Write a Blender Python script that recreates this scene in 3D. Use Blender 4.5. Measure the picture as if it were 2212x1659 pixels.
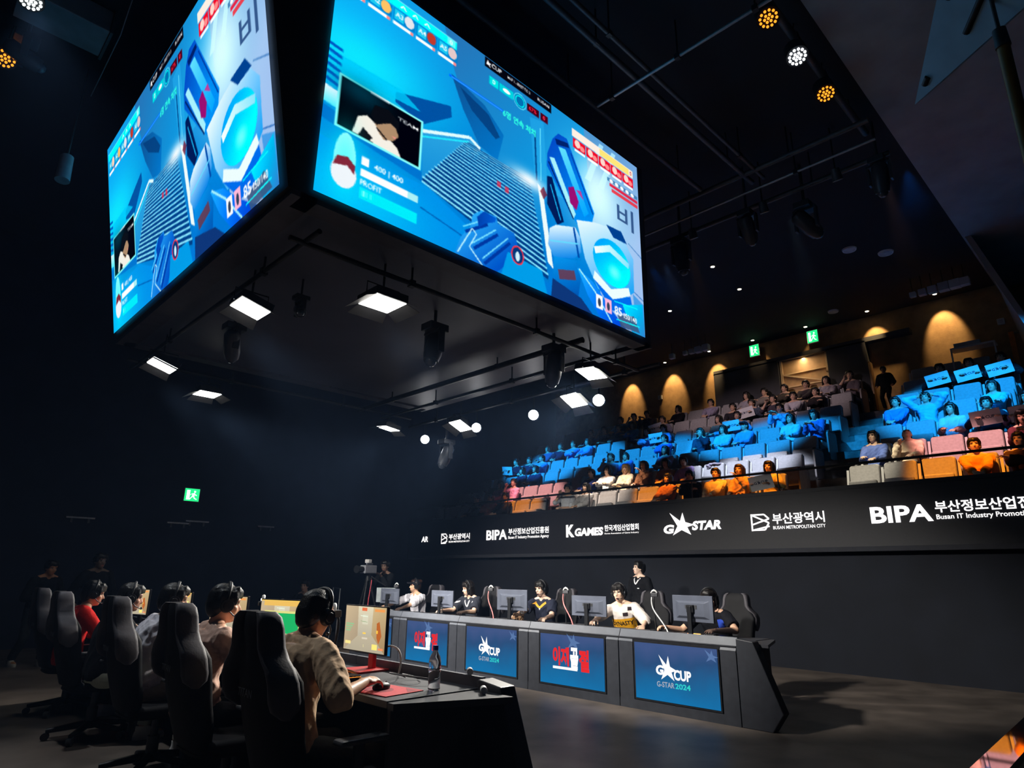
import bpy, math, random
import numpy as np
from mathutils import Matrix, Vector

PI = math.pi
S = bpy.context.scene
COL = S.collection
for _o in list(bpy.data.objects):
    bpy.data.objects.remove(_o)

# ---------------------------------------------------------------- camera, world, exposure
F_PX, PITCH, ROLL, YAW = 1392.57, 0.28993, 0.01248, 0.79850
_fw = Vector((math.cos(PITCH)*math.cos(YAW), math.cos(PITCH)*math.sin(YAW), math.sin(PITCH)))
_r = _fw.cross(Vector((0, 0, 1))).normalized(); _u = _r.cross(_fw)
_r2 = math.cos(ROLL)*_r + math.sin(ROLL)*_u; _u2 = -math.sin(ROLL)*_r + math.cos(ROLL)*_u
cam_data = bpy.data.cameras.new('camera'); cam = bpy.data.objects.new('camera', cam_data); COL.objects.link(cam)
cam_data.sensor_fit = 'HORIZONTAL'; cam_data.sensor_width = 36.0
cam_data.lens = F_PX/2212*36; cam_data.clip_start = 0.05; cam_data.clip_end = 200
cam.matrix_world = Matrix(((_r2.x, _u2.x, -_fw.x, 0), (_r2.y, _u2.y, -_fw.y, 0), (_r2.z, _u2.z, -_fw.z, 1.4), (0, 0, 0, 1)))
S.camera = cam
S.view_settings.view_transform = 'Standard'; S.view_settings.look = 'None'
S.view_settings.exposure = 0.0; S.view_settings.gamma = 1.0; S.view_settings.use_curve_mapping = False
S.cycles.use_denoising = True
S.cycles.max_bounces = 6; S.cycles.diffuse_bounces = 3; S.cycles.glossy_bounces = 3
S.cycles.transmission_bounces = 6; S.cycles.transparent_max_bounces = 8
S.cycles.sample_clamp_indirect = 4.0; S.cycles.caustics_reflective = False; S.cycles.caustics_refractive = False
S.cycles.use_adaptive_sampling = True; S.cycles.adaptive_threshold = 0.03
W = bpy.data.worlds.new('world'); S.world = W; W.use_nodes = True
W.node_tree.nodes['Background'].inputs[0].default_value = (0.10, 0.18, 0.42, 1)
W.node_tree.nodes['Background'].inputs[1].default_value = 0.012

def spot(name, loc, target, watts, color, deg, blend=0.3, radius=0.08, rot=0.0, sx=1.0):
    d = bpy.data.lights.new(name, 'SPOT'); d.energy = watts; d.color = color
    d.spot_size = math.radians(deg); d.spot_blend = blend; d.shadow_soft_size = radius
    o = bpy.data.objects.new(name, d); COL.objects.link(o)
    o.location = loc
    o.rotation_euler = (Vector(target)-Vector(loc)).to_track_quat('-Z', 'Y').to_euler()
    o.scale = (sx, 1, 1)
    return o

# house rig: washes on the stands from the trusses over the stage, plus an added fill
BLUE = (0.01, 0.36, 1.0); ORANGE = (1.0, 0.30, 0.02); WARMW = (1.0, 0.82, 0.66); PINK = (1.0, 0.42, 0.40); COOLW = (0.72, 0.80, 1.0)
def wash(name, y, tgt, watts, color, deg, sx=1.0, blend=0.35, x0=10.2, z0=7.4, dy=0.0):
    return spot(name, (x0, y, z0), (tgt[0], y+dy, tgt[1]), watts, color, deg, blend, 0.06, sx=sx)
wash('wash_blue', 1.9, (14.8, 4.55), 2900, BLUE, 33, 1.4, dy=.6)
wash('wash_blue', 6.5, (14.6, 4.35), 2400, BLUE, 24, 1.9)
wash('wash_blue', 9.3, (14.6, 4.35), 2000, BLUE, 24, 1.5)
wash('wash_blue', 12.8, (14.7, 4.5), 2700, BLUE, 29, 1.8)
wash('wash_white', 6.2, (13.1, 3.6), 2600, COOLW, 16, 2.2, .5)
wash('fill_back_rows', 7.4, (16.5, 5.7), 520, (1.0, .74, .78), 22, 2.8, .8)  # added fill standing in for ambient light on the back rows
wash('wash_white', 9.2, (12.4, 3.05), 2200, WARMW, 16, 1.8, .6)
wash('wash_white', 3.7, (12.4, 3.0), 1500, (1.0, .90, .66), 18, 1.2, .6)
wash('wash_pink', 12.0, (12.8, 3.3), 2000, PINK, 17, 1.6, .6)
wash('wash_pink', 2.2, (12.9, 3.4), 2300, PINK, 15, 1.6, .6)
wash('wash_orange', 2.2, (12.0, 2.9), 3000, ORANGE, 13, 1.7, .6)
wash('wash_orange', 5.6, (12.0, 2.9), 2600, ORANGE, 14, 1.9, .6)
wash('wash_orange', 7.7, (12.0, 2.9), 2400, ORANGE, 13, 1.4, .6)
wash('wash_orange', 11.7, (12.0, 2.9), 1900, ORANGE, 13, 1.3, .6)

# ---------------------------------------------------------------- helpers
def lin(c):
    if isinstance(c, str):
        c = [int(c[i:i+2], 16)/255 for i in (0, 2, 4)]
    return tuple(x/12.92 if x <= 0.04045 else ((x+0.055)/1.055)**2.4 for x in c)

MATS = {}
def pmat(name, rgb, rough=0.6, metal=0.0, var=0.18, scale=9.0, bump=0.0, spec=0.4, bscale=None, trans=0.0, ior=1.45, coat=0.0):
    if name in MATS: return MATS[name]
    m = bpy.data.materials.new(name); m.use_nodes = True
    nt = m.node_tree; b = nt.nodes['Principled BSDF']
    b.inputs['Roughness'].default_value = rough; b.inputs['Metallic'].default_value = metal
    b.inputs['Specular IOR Level'].default_value = spec
    b.inputs['Transmission Weight'].default_value = trans; b.inputs['IOR'].default_value = ior
    b.inputs['Coat Weight'].default_value = coat
    tc = nt.nodes.new('ShaderNodeTexCoord'); nz = nt.nodes.new('ShaderNodeTexNoise')
    nz.inputs['Scale'].default_value = scale; nz.inputs['Detail'].default_value = 4
    nt.links.new(tc.outputs['Object'], nz.inputs['Vector'])
    rp = nt.nodes.new('ShaderNodeValToRGB')
    rp.color_ramp.elements[0].position = 0.3; rp.color_ramp.elements[1].position = 0.7
    rp.color_ramp.elements[0].color = tuple(max(0, x*(1-var)) for x in rgb)+(1,)
    rp.color_ramp.elements[1].color = tuple(min(1, x*(1+var)) for x in rgb)+(1,)
    nt.links.new(nz.outputs['Fac'], rp.inputs['Fac']); nt.links.new(rp.outputs['Color'], b.inputs['Base Color'])
    if bump:
        n2 = nt.nodes.new('ShaderNodeTexNoise'); n2.inputs['Scale'].default_value = bscale or scale*6
        nt.links.new(tc.outputs['Object'], n2.inputs['Vector'])
        bp = nt.nodes.new('ShaderNodeBump'); bp.inputs['Strength'].default_value = bump; bp.inputs['Distance'].default_value = 0.01
        nt.links.new(n2.outputs['Fac'], bp.inputs['Height']); nt.links.new(bp.outputs['Normal'], b.inputs['Normal'])
    MATS[name] = m
    return m

def emat(name, rgb, strength=1.0, sampling=None):
    if name in MATS: return MATS[name]
    m = bpy.data.materials.new(name); m.use_nodes = True
    nt = m.node_tree; nt.nodes.remove(nt.nodes['Principled BSDF'])
    e = nt.nodes.new('ShaderNodeEmission'); e.inputs[0].default_value = tuple(rgb)+(1,); e.inputs[1].default_value = strength
    nt.links.new(e.outputs[0], nt.nodes['Material Output'].inputs[0])
    if sampling: m.cycles.emission_sampling = sampling
    MATS[name] = m
    return m

def attr_emat(name, strength=1.0, sampling='FRONT'):
    if name in MATS: return MATS[name]
    m = emat(name, (1, 1, 1), strength, sampling); nt = m.node_tree
    a = nt.nodes.new('ShaderNodeVertexColor'); a.layer_name = 'Col'
    e = [n for n in nt.nodes if n.type == 'EMISSION'][0]
    nt.links.new(a.outputs['Color'], e.inputs[0])
    return m

class MB:
    """collects shapes for one mesh"""
    def __init__(s): s.v = []; s.f = []; s.m = []; s.sm = []
    def add(s, vs, fs, smooth=False, mi=0):
        n = len(s.v); s.v += [tuple(x) for x in vs]
        for f in fs: s.f.append([i+n for i in f]); s.m.append(mi); s.sm.append(smooth)
        return s
    def box(s, c, d, rot=None, mi=0, taper=1.0):
        x, y, z = d[0]/2, d[1]/2, d[2]/2; vs = []
        for sz in (-1, 1):
            t = taper if sz > 0 else 1.0
            for sx, sy in ((-1, -1), (1, -1), (1, 1), (-1, 1)):
                p = Vector((sx*x*t, sy*y*t, sz*z))
                if rot is not None: p = rot @ p
                vs.append(p+Vector(c))
        return s.add(vs, [(3, 2, 1, 0), (4, 5, 6, 7), (0, 1, 5, 4), (1, 2, 6, 5), (2, 3, 7, 6), (3, 0, 4, 7)], False, mi)
    def quad(s, a, b, c, d, mi=0): return s.add([a, b, c, d], [(0, 1, 2, 3)], False, mi)
    def cyl(s, p0, p1, r0, r1=None, n=14, smooth=True, mi=0, caps=True):
        r1 = r0 if r1 is None else r1
        return s.tube([p0, p1], [r0, r1], n, smooth, mi, caps)
    def tube(s, pts, r, n=8, smooth=True, mi=0, caps=True):
        pts = [Vector(p) for p in pts]; rs = r if isinstance(r, (list, tuple)) else [r]*len(pts)
        rings = []; prev = None
        for i, p in enumerate(pts):
            d = (pts[min(i+1, len(pts)-1)]-pts[max(i-1, 0)]).normalized()
            if prev is None:
                a = d.orthogonal().normalized()
            else:
                a = (prev-d*prev.dot(d))
                a = a.normalized() if a.length > 1e-6 else d.orthogonal().normalized()
            prev = a; b = d.cross(a)
            rings.append([p+(a*math.cos(2*PI*k/n)+b*math.sin(2*PI*k/n))*rs[i] for k in range(n)])
        return s.loft(rings, smooth, mi, caps)
    def loft(s, rings, smooth=True, mi=0, caps=True):
        n = len(rings[0]); vs = [p for r in rings for p in r]; fs = []
        for i in range(len(rings)-1):
            for k in range(n):
                k2 = (k+1) % n
                fs.append((i*n+k, i*n+k2, (i+1)*n+k2, (i+1)*n+k))
        s.add(vs, fs, smooth, mi)
        if caps:
            s.add(rings[0], [list(range(n))[::-1]], False, mi); s.add(rings[-1], [list(range(n))], False, mi)
        return s
    def ball(s, c, r, n=12, rot=None, mi=0):
        r = (r, r, r) if isinstance(r, (int, float)) else r
        vs = []; fs = []; m = max(4, n//2)
        for i in range(1, m):
            t = PI*i/m
            for k in range(n):
                a = 2*PI*k/n
                p = Vector((r[0]*math.sin(t)*math.cos(a), r[1]*math.sin(t)*math.sin(a), r[2]*math.cos(t)))
                if rot is not None: p = rot @ p
                vs.append(p+Vector(c))
        top = Vector((0, 0, r[2])); bot = Vector((0, 0, -r[2]))
        if rot is not None: top = rot @ top; bot = rot @ bot
        vs += [top+Vector(c), bot+Vector(c)]; T = len(vs)-2; B = T+1
        for i in range(m-2):
            for k in range(n):
                k2 = (k+1) % n
                fs.append((i*n+k, (i+1)*n+k, (i+1)*n+k2, i*n+k2))
        for k in range(n):
            k2 = (k+1) % n
            fs.append((T, k, k2)); fs.append((B, (m-2)*n+k2, (m-2)*n+k))
        return s.add(vs, fs, True, mi)
    def prism(s, poly, h0, h1, fn, mi=0, smooth=False):
        """poly in 2-D, fn(a, b, h) -> 3-D"""
        n = len(poly)
        vs = [fn(a, b, h0) for a, b in poly]+[fn(a, b, h1) for a, b in poly]
        fs = [list(range(n))[::-1], list(range(n, 2*n))]+[(k, (k+1) % n, n+(k+1) % n, n+k) for k in range(n)]
        return s.add(vs, fs, smooth, mi)
    def mesh(s, name, mats, bevel=0):
        me = bpy.data.meshes.new(name); me.from_pydata(s.v, [], s.f)
        for m in (mats if isinstance(mats, (list, tuple)) else [mats]): me.materials.append(m)
        me.polygons.foreach_set('material_index', s.m); me.polygons.foreach_set('use_smooth', s.sm)
        me.update(); return me
    def build(s, name, mats, parent=None, label=None, bevel=0, seg=2, loc=None):
        o = bpy.data.objects.new(name, s.mesh(name, mats)); COL.objects.link(o)
        if parent is not None: o.parent = parent
        if label: o['label'] = label
        if loc is not None: o.location = loc
        if bevel:
            b = o.modifiers.new('bevel', 'BEVEL'); b.width = bevel; b.segments = seg; b.limit_method = 'ANGLE'
        return o

def tag(o, label, cat, group=None):
    o['label'] = label; o['category'] = cat
    if group: o['group'] = group
    return o
def thing(name, label, cat, loc=(0, 0, 0), rz=0.0, group=None):
    o = bpy.data.objects.new(name, None); COL.objects.link(o); o.empty_display_size = 0.1
    o.location = loc; o.rotation_euler = (0, 0, rz)
    return tag(o, label, cat, group)
def struct(o): o['kind'] = 'structure'; return o
def kids(o): return [c for c in bpy.data.objects if c.parent == o]
def dup(root, loc, rz, label, group=None, name=None):
    r = root.copy(); COL.objects.link(r); r.location = loc; r.rotation_euler = (0, 0, rz); r['label'] = label
    if group: r['group'] = group
    if name: r.name = name
    def rec(src, dst):
        for ch in src.children:
            c = ch.copy(); COL.objects.link(c); c.parent = dst; rec(ch, c)
    rec(root, r)
    return r
def recolor(o, m):
    for sl in o.material_slots[:1]:
        sl.link = 'OBJECT'; sl.material = m

_txt = {}
def text_geo(s_, size=1.0, offset=0.0, align='LEFT', shear=0.0, sx=1.0):
    """flat text as (verts2d, faces)"""
    c = bpy.data.curves.new('t', 'FONT'); c.body = s_; c.size = size; c.offset = offset; c.align_x = align; c.shear = shear
    c.resolution_u = 3
    o = bpy.data.objects.new('t', c); COL.objects.link(o)
    dg = bpy.context.evaluated_depsgraph_get(); dg.update()
    me = bpy.data.meshes.new_from_object(o.evaluated_get(dg))
    vs = [(v.co.x*sx, v.co.y) for v in me.vertices]; fs = [list(p.vertices) for p in me.polygons]
    bpy.data.objects.remove(o); bpy.data.curves.remove(c); bpy.data.meshes.remove(me)
    return vs, fs
def text_w(g): return max(v[0] for v in g[0])-min(v[0] for v in g[0])
def fit_text(s_, w, h, offset=0.0, shear=0.0):
    """text scaled into a w x h box with its lower-left corner at 0,0"""
    vs, fs = text_geo(s_, 1.0, offset, shear=shear)
    x0 = min(v[0] for v in vs); x1 = max(v[0] for v in vs); y0 = min(v[1] for v in vs); y1 = max(v[1] for v in vs)
    return [((x-x0)/(x1-x0)*w, (y-y0)/(y1-y0)*h) for x, y in vs], fs
STARLOGO = [[(0.26, 1.0), (0.62, 0.62), (0.72, 0.98), (0.80, 0.56), (1.12, 0.42), (0.86, 0.34), (0.98, 0.0), (0.66, 0.22), (0.34, 0.0), (0.52, 0.40)]]
# ================================================================ the setting
M_FLOOR = pmat('floor_stone', (0.125, 0.102, 0.088), 0.42, var=0.35, scale=2.2, bump=0.12, spec=0.35, bscale=60)
M_BLACKWALL = pmat('black_wall', (0.009, 0.013, 0.028), 0.8, var=0.25, scale=1.5, bump=0.1)
M_NAVYWALL = pmat('dark_fabric_wall', (0.0062, 0.0082, 0.015), 0.85, var=0.2, scale=2.0, bump=0.15)
M_CEIL = pmat('black_ceiling', (0.012, 0.013, 0.017), 0.9, var=0.2, scale=1.0)
M_TIER = pmat('tier_carpet', (0.20, 0.185, 0.18), 0.9, var=0.22, scale=14, bump=0.2)
M_WOOD = pmat('brown_plaster_wall', (0.36, 0.22, 0.10), 0.75, var=0.22, scale=5, bump=0.2, bscale=30)
M_GREYBOOTH = pmat('dark_grey_wall', (0.060, 0.062, 0.072), 0.8, var=0.15, scale=3)
M_BULK = pmat('grey_bulkhead', (0.30, 0.30, 0.31), 0.85, var=0.15, scale=2)
M_BLACK = pmat('black_metal', (0.016, 0.017, 0.020), 0.45, 0.3, var=0.25, scale=20)
M_DKGREY = pmat('dark_grey_metal', (0.07, 0.072, 0.08), 0.5, 0.4, var=0.2, scale=16)
M_GREY = pmat('grey_metal', (0.25, 0.26, 0.28), 0.4, 0.6, var=0.15, scale=16)
M_WHITEP = pmat('white_plastic', (0.72, 0.72, 0.72), 0.45, var=0.06, scale=10)
M_CHROME = pmat('chrome', (0.7, 0.7, 0.72), 0.18, 1.0, var=0.05)

def slab(name, x0, x1, y0, y1, z0, z1, m):
    return struct(MB().box(((x0+x1)/2, (y0+y1)/2, (z0+z1)/2), (x1-x0, y1-y0, z1-z0)).build(name, m))
slab('floor', -4, 11.6, -5, 15.9, -0.1, 0.0, M_FLOOR)
slab('ceiling', -4, 17.9, -5, 15.9, 8.0, 8.15, M_CEIL)
slab('wall_far', -4, 17.9, 15.6, 15.9, 0.0, 8.0, M_BLACKWALL)
slab('wall_under_stand', 11.4, 11.6, -5, 15.6, 0.0, 2.30, M_NAVYWALL)
slab('wall_back', 17.5, 17.8, -1.5, 15.6, 2.2, 8.0, M_WOOD)
TX = lambda k: 11.92+0.865*k          # seat-back line of row k
TZ = lambda k: 2.28+0.495*k          # floor of row k
prof = [(11.36, 2.1)]
for k in range(7):
    x0 = 11.36 if k == 0 else TX(k)-0.62
    x1 = TX(k+1)-0.62 if k < 6 else 17.5
    prof += [(x0, TZ(k)), (x1, TZ(k))]
prof += [(17.5, 2.1)]
struct(MB().prism(prof, -1.5, 15.6, lambda a, b, h: (a, h, b)).build('floor_tiers', M_TIER))
AISLES = [(3.90, 4.90), (10.45, 10.95)]
for i, (a, b) in enumerate(AISLES):
    mb = MB()
    for k in range(1, 7):
        x = TX(k)-0.62
        mb.box((x-0.15, (a+b)/2, TZ(k)-0.37), (0.30, b-a, 0.245))
        mb.box((x-0.285, (a+b)/2, TZ(k)-0.2465), (0.035, b-a, 0.012), mi=1)
    struct(mb.build('floor_steps_%d' % (i+1), [M_TIER, M_DKGREY]))
# the control booth: dark panelling with a lit doorway set into the back wall
mb = MB()
mb.box((17.38, 8.05, 6.35), (0.24, 1.95, 1.9)); mb.box((17.38, 5.28, 6.35), (0.24, 0.96, 1.9)); mb.box((17.38, 6.40, 7.32), (0.24, 5.25, 0.12))
struct(mb.build('wall_booth', M_GREYBOOTH))
mb = MB()
mb.box((17.44, 6.41, 6.35), (0.10, 1.26, 1.84))
struct(mb.build('door_1', pmat('lit_plywood', (0.62, 0.40, 0.20), 0.6, var=0.15, scale=6)))
mb = MB()
for z in (5.75, 6.10, 6.48, 6.85): mb.box((17.36, 6.41, z), (0.05, 1.20, 0.035))
for s_, z in ((1, 6.66), (-1, 5.92)):
    mb.box((17.35, 6.41, z), (0.04, 1.25, 0.04), rot=Matrix.Rotation(s_*0.32, 3, 'X'))
for y in (5.80, 7.02): mb.box((17.35, y, 6.35), (0.06, 0.06, 1.84))
struct(mb.build('trim_1', pmat('pale_battens', (0.80, 0.58, 0.33), 0.6, var=0.1)))
struct(MB().box((17.37, 4.78, 6.10), (0.20, 0.05, 1.25)).box((17.37, 5.30, 6.71), (0.2, 1.05, 0.04)).build('trim_2', pmat('oak_edge', (0.42, 0.26, 0.12), 0.6)))
# sloped grey bulkhead along the side of the stand
mb = MB()
mb.box((6.75, -1.535, 7.94), (21.5, 6.93, 0.10))
mb.add([(17.5, 1.93, 8.0), (17.5, 1.55, 5.6), (14.2, 1.10, 5.2), (14.2, 1.93, 8.0), (17.5, 1.83, 8.0), (17.5, 1.45, 5.6), (14.2, 1.0, 5.2), (14.2, 1.83, 8.0)], [(0, 1, 2, 3), (7, 6, 5, 4), (0, 4, 5, 1), (1, 5, 6, 2), (2, 6, 7, 3), (3, 7, 4, 0)])
struct(mb.build('wall_bulkhead', M_BULK))

# ---------------------------------------------------------------- balcony front with its LED lettering
FX = 11.12
fas = thing('led_fascia', 'long dark LED banner along the stand front with glowing white sponsor logos', 'LED banner', (FX, 7.0, 1.84))
def loc(o, p): o.location = p; return o
mb = MB().box((0.13, 0, 0.52), (0.24, 17.2, 0.90)).box((0.135, 0, 1.0), (0.27, 17.2, 0.06))
mb.build('panel', pmat('led_panel_black', (0.010, 0.0105, 0.016), 0.55, var=0.15, scale=30, bump=0.05), fas)
MB().prism([(-0.01, 0.07), (0.24, 0.07), (0.24, 0.0), (0.03, 0.0)], -8.6, 8.6, lambda a, b, h: (a, h, b)).build('bottom_ledge', pmat('ledge_grey', (0.045, 0.048, 0.06), 0.5, var=0.1), fas)
E_LOGO = emat('led_white', (1.0, 0.97, 0.96), 1.6)
def fas_logo(pieces, name='logo'):
    """pieces: (geo2d, y_left, z_bottom) with geometry running to the viewer's right"""
    mb = MB()
    for (vs, fs), y, z in pieces:
        mb.add([(-0.006, y-7.0-a, z-1.84+b) for a, b in vs], fs)
    return mb.build(name, E_LOGO, fas)
def poly2(polys): 
    vs = []; fs = []
    for p in polys:
        n = len(vs); vs += p; fs.append(list(range(n, n+len(p))))
    return vs, fs
def scale2(g, w, h): return [(x*w, y*h) for x, y in g[0]], g[1]
def starlogo(w, h):
    P = STARLOGO[0]; c = (0.68, 0.42)
    return scale2(([c]+P, [(0, i+1, (i+1) % len(P)+1) for i in range(len(P))]), w, h)
def busan_mark(w, h):
    def bar(a, b, t=0.09):
        a = Vector((a[0], a[1])); b = Vector((b[0], b[1])); d = (b-a).normalized(); n = Vector((-d.y, d.x))*t/2
        return [tuple(a-n), tuple(b-n), tuple(b+n), tuple(a+n)]
    seg = [((.05, 0), (.05, 1)), ((.05, .95), (.75, .95)), ((.75, .95), (1, .68)), ((1, .68), (.1, .38)), ((.1, .92), (.98, .45)), ((.98, .45), (.75, .05)), ((.05, .05), (.75, .05)), ((.1, .05), (1, .25))]
    return scale2(poly2([bar(*s_) for s_ in seg]), w, h)
HB, HM = '부산정보산업진흥원', '부산광역시'
fas_logo([(fit_text('AR', 0.30, 0.15, 0.03, 0.1), 14.95, 2.28)])
fas_logo([(busan_mark(0.26, 0.27), 14.07, 2.21), (fit_text(HM, 0.84, 0.15, 0.02), 13.74, 2.31), (fit_text('BUSAN METROPOLITAN CITY', 0.84, 0.045, 0.01), 13.74, 2.235)])
fas_logo([(fit_text('BIPA', 0.74, 0.24, 0.03), 12.26, 2.255), (fit_text(HB, 1.32, 0.15, 0.02), 11.47, 2.36), (fit_text('Busan IT Industry Promotion Agency', 1.32, 0.085, 0.012), 11.47, 2.245)])
fas_logo([(fit_text('K', 0.24, 0.27, 0.05), 9.63, 2.24), (fit_text('GAMES', 0.78, 0.17, 0.05, 0.1), 9.38, 2.255), (fit_text('한국게임산업협회', 0.86, 0.13, 0.02), 8.56, 2.33), (fit_text('Korea Association of Game Industry', 0.86, 0.04, 0.008), 8.56, 2.26)])
fas_logo([(fit_text('G', 0.24, 0.17, 0.05, 0.15), 7.12, 2.225), (starlogo(0.62, 0.43), 7.13, 2.19), (fit_text('STAR', 0.60, 0.17, 0.05, 0.2), 6.50, 2.27)])
fas_logo([(busan_mark(0.33, 0.29), 5.33, 2.21), (fit_text(HM, 0.87, 0.18, 0.02), 4.94, 2.31), (fit_text('BUSAN METROPOLITAN CITY', 0.87, 0.055, 0.01), 4.94, 2.225)])
fas_logo([(fit_text('BIPA', 0.84, 0.25, 0.03), 3.38, 2.25), (fit_text(HB, 1.45, 0.17, 0.02), 2.50, 2.365), (fit_text('Busan IT Industry Promotion Agency', 1.45, 0.09, 0.012), 2.50, 2.25)])

# rail on the balcony front
rail = thing('balcony_rail', 'thin black safety rail on slim posts along the top of the stand front', 'railing', (11.30, 7.0, 2.87))
MB().tube([(0, -8.6, 0.36), (0, 8.4, 0.36)], 0.022, 8).build('rail', M_BLACK, rail)
for y in (0.1, 2.62, 4.85, 6.55, 9.1, 11.7, 14.2):
    MB().cyl((0, y-7, 0), (0, y-7, 0.36), 0.012, n=8).box((0, y-7, 0.36), (0.04, 0.16, 0.035)).build('post', M_BLACK, rail)

# ================================================================ hanging video cube
SW, SH = 560, 315
CW, CH = 960, 540
cv = np.zeros((CH, CW, 3)); 
yy, xx = np.mgrid[0:CH, 0:CW]; U = (xx+0.5)/CW*16; V = (yy+0.5)/CH*9
def C3(r, g, b): return np.array([r, g, b])/255.0
def mix(mask, col, a=1.0):
    m = (mask*a)[..., None]; cv[:] = cv*(1-m)+np.asarray(col)*m
def inside(poly, bb=False):
    P = np.array(poly); x0, y0 = P.min(0); x1, y1 = P.max(0)
    i0 = min(CW, max(0, int(x0/16*CW)-1)); i1 = max(i0, min(CW, int(x1/16*CW)+2)); j0 = min(CH, max(0, int(y0/9*CH)-1)); j1 = max(j0, min(CH, int(y1/9*CH)+2))
    u = U[j0:j1, i0:i1]; v = V[j0:j1, i0:i1]; r = np.zeros(u.shape, bool)
    n = len(P)
    for k in range(n):
        ax, ay = P[k]; bx, by = P[(k+1) % n]
        if ay == by: continue
        r ^= ((ay > v) != (by > v)) & (u < (bx-ax)*(v-ay)/(by-ay)+ax)
    if bb: return r, slice(j0, j1), slice(i0, i1)
    m = np.zeros((CH, CW), bool); m[j0:j1, i0:i1] = r
    return m
def poly(p, col, a=1.0):
    r, sj, si = inside(p, True); m = (r*float(a))[..., None]
    cv[sj, si] = cv[sj, si]*(1-m)+np.asarray(col)*m
def rect(u0, v0, u1, v1, col, a=1.0): poly([(u0, v0), (u1, v0), (u1, v1), (u0, v1)], col, a)
def gpoly(p, c0, c1, a0, a1, al=1.0):
    """polygon with a linear gradient between points a0 and a1"""
    d = np.array(a1)-np.array(a0); t = np.clip(((U-a0[0])*d[0]+(V-a0[1])*d[1])/(d@d), 0, 1)[..., None]
    mix(inside(p).astype(float), C3(*c0)*(1-t)+C3(*c1)*t, al)
def stroke(pts, w, col, a=1.0):
    for (ax, ay), (bx, by) in zip(pts[:-1], pts[1:]):
        d = np.array([bx-ax, by-ay]); L = np.hypot(*d); n = np.array([-d[1], d[0]])/L*w/2
        poly([(ax-n[0], ay-n[1]), (bx-n[0], by-n[1]), (bx+n[0], by+n[1]), (ax+n[0], ay+n[1])], col, a)
def glow(u, v, ru, rv, col, a=1.0, p=1.0):
    d = ((U-u)/ru)**2+((V-v)/rv)**2; mix(np.exp(-d*p), np.asarray(col), a)
def ell(u, v, ru, rv, n=28, t0=0, t1=2*PI): return [(u+ru*math.cos(t0+(t1-t0)*k/n), v+rv*math.sin(t0+(t1-t0)*k/n)) for k in range(n)]
def txt(s_, u, v, h, col, w=None, off=0.02):
    vs, fs = text_geo(s_, 1.0, off); x0 = min(a for a, b in vs); x1 = max(a for a, b in vs); y0 = min(b for a, b in vs); y1 = max(b for a, b in vs)
    k = h/(y1-y0); kx = k if w is None else w/(x1-x0)
    for f in fs: poly([(u+(vs[i][0]-x0)*kx, v+(y1-vs[i][1])*k) for i in f], col)
t = (V/9)[..., None]; cv[:] = C3(48, 142, 196)*(1-t)+C3(18, 118, 190)*t
glow(1.0, 3.6, 3.0, 1.9, C3(52, 222, 240), 0.95); glow(0.3, 1.2, 4, 2, C3(44, 170, 228), 0.6); glow(1.2, 8.6, 2.6, 1.4, C3(0, 235, 235), 0.85)
gpoly([(4.2, 0), (12, 0), (12.6, 4.2), (9.3, 4.4), (5.9, 4.3), (4.7, 1.6)], (58, 118, 168), (40, 150, 205), (5, 0), (10, 4))
gpoly([(4.6, 1.9), (6.2, 2.3), (7.2, 3.1), (6.9, 4.4), (6.0, 4.2), (5.2, 3.1)], (34, 84, 132), (30, 116, 178), (4.6, 2), (7, 4))
poly([(5.0, 2.2), (6.4, 2.6), (7.0, 3.3), (6.8, 3.5), (5.6, 2.9)], C3(22, 62, 108), .8)
poly([(8.6, 1.4), (9.4, 1.2), (9.6, 3.9), (8.9, 4.1)], C3(60, 160, 210), .7); stroke([(8.9, 2.0), (9.0, 4.2)], 0.09, C3(20, 70, 120)); stroke([(9.2, 1.6), (9.25, 4.1)], 0.05, C3(120, 215, 240))
poly([(2.4, 4.1), (4.65, 3.3), (4.7, 3.75), (3.5, 4.75), (2.4, 4.5)], C3(22, 84, 146)); poly([(0, 4.0), (2.6, 3.9), (3.4, 4.3), (0.4, 4.55)], C3(30, 190, 225), .8)
for i in range(6): stroke([(0, 3.75+i*0.26), (0.45, 3.8+i*0.27)], 0.12, C3(10, 92, 170))
gpoly([(0, 5.3), (0.5, 5.35), (0.5, 5.95), (0, 5.9)], (240, 250, 255), (90, 220, 240), (0, 5.3), (0, 6))
poly([(0, 6.0), (3.6, 6.6), (3.7, 6.95), (0, 6.5)], C3(24, 110, 180), .8)
poly([(0, 7.1), (3.9, 7.05), (6.2, 8.0), (7.0, 9), (0, 9)], C3(26, 150, 215), .55); stroke([(3.6, 7.9), (6.3, 8.4)], 0.05, C3(10, 90, 160))
ramp = [(3.5, 5.06), (5.6, 4.22), (6.0, 4.36), (9.25, 4.35), (9.75, 7.7), (9.7, 8.5), (7.6, 8.0), (3.6, 6.95)]
gpoly(ramp, (70, 160, 205), (28, 120, 185), (6, 4), (7, 8)); rm = inside(ramp)
for i in range(22):
    f = (i/21)**1.35
    a = (3.5+(1-f)*1.9, 4.35+f*2.65); b = (8.6+1.05*f, 4.38+f*3.9)
    cv0 = cv.copy(); stroke([a, b], 0.035+0.13*f, C3(16, 66, 120)); stroke([(a[0], a[1]-0.04-0.06*f), (b[0], b[1]-0.04-0.10*f)], 0.02+0.06*f, C3(150, 220, 240)); cv[~rm] = cv0[~rm]
stroke([(3.5, 5.0), (5.55, 4.12), (6.05, 4.34)], 0.13, C3(225, 245, 250)); stroke([(3.5, 5.22), (5.5, 4.34)], 0.06, C3(70, 220, 240))
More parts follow.
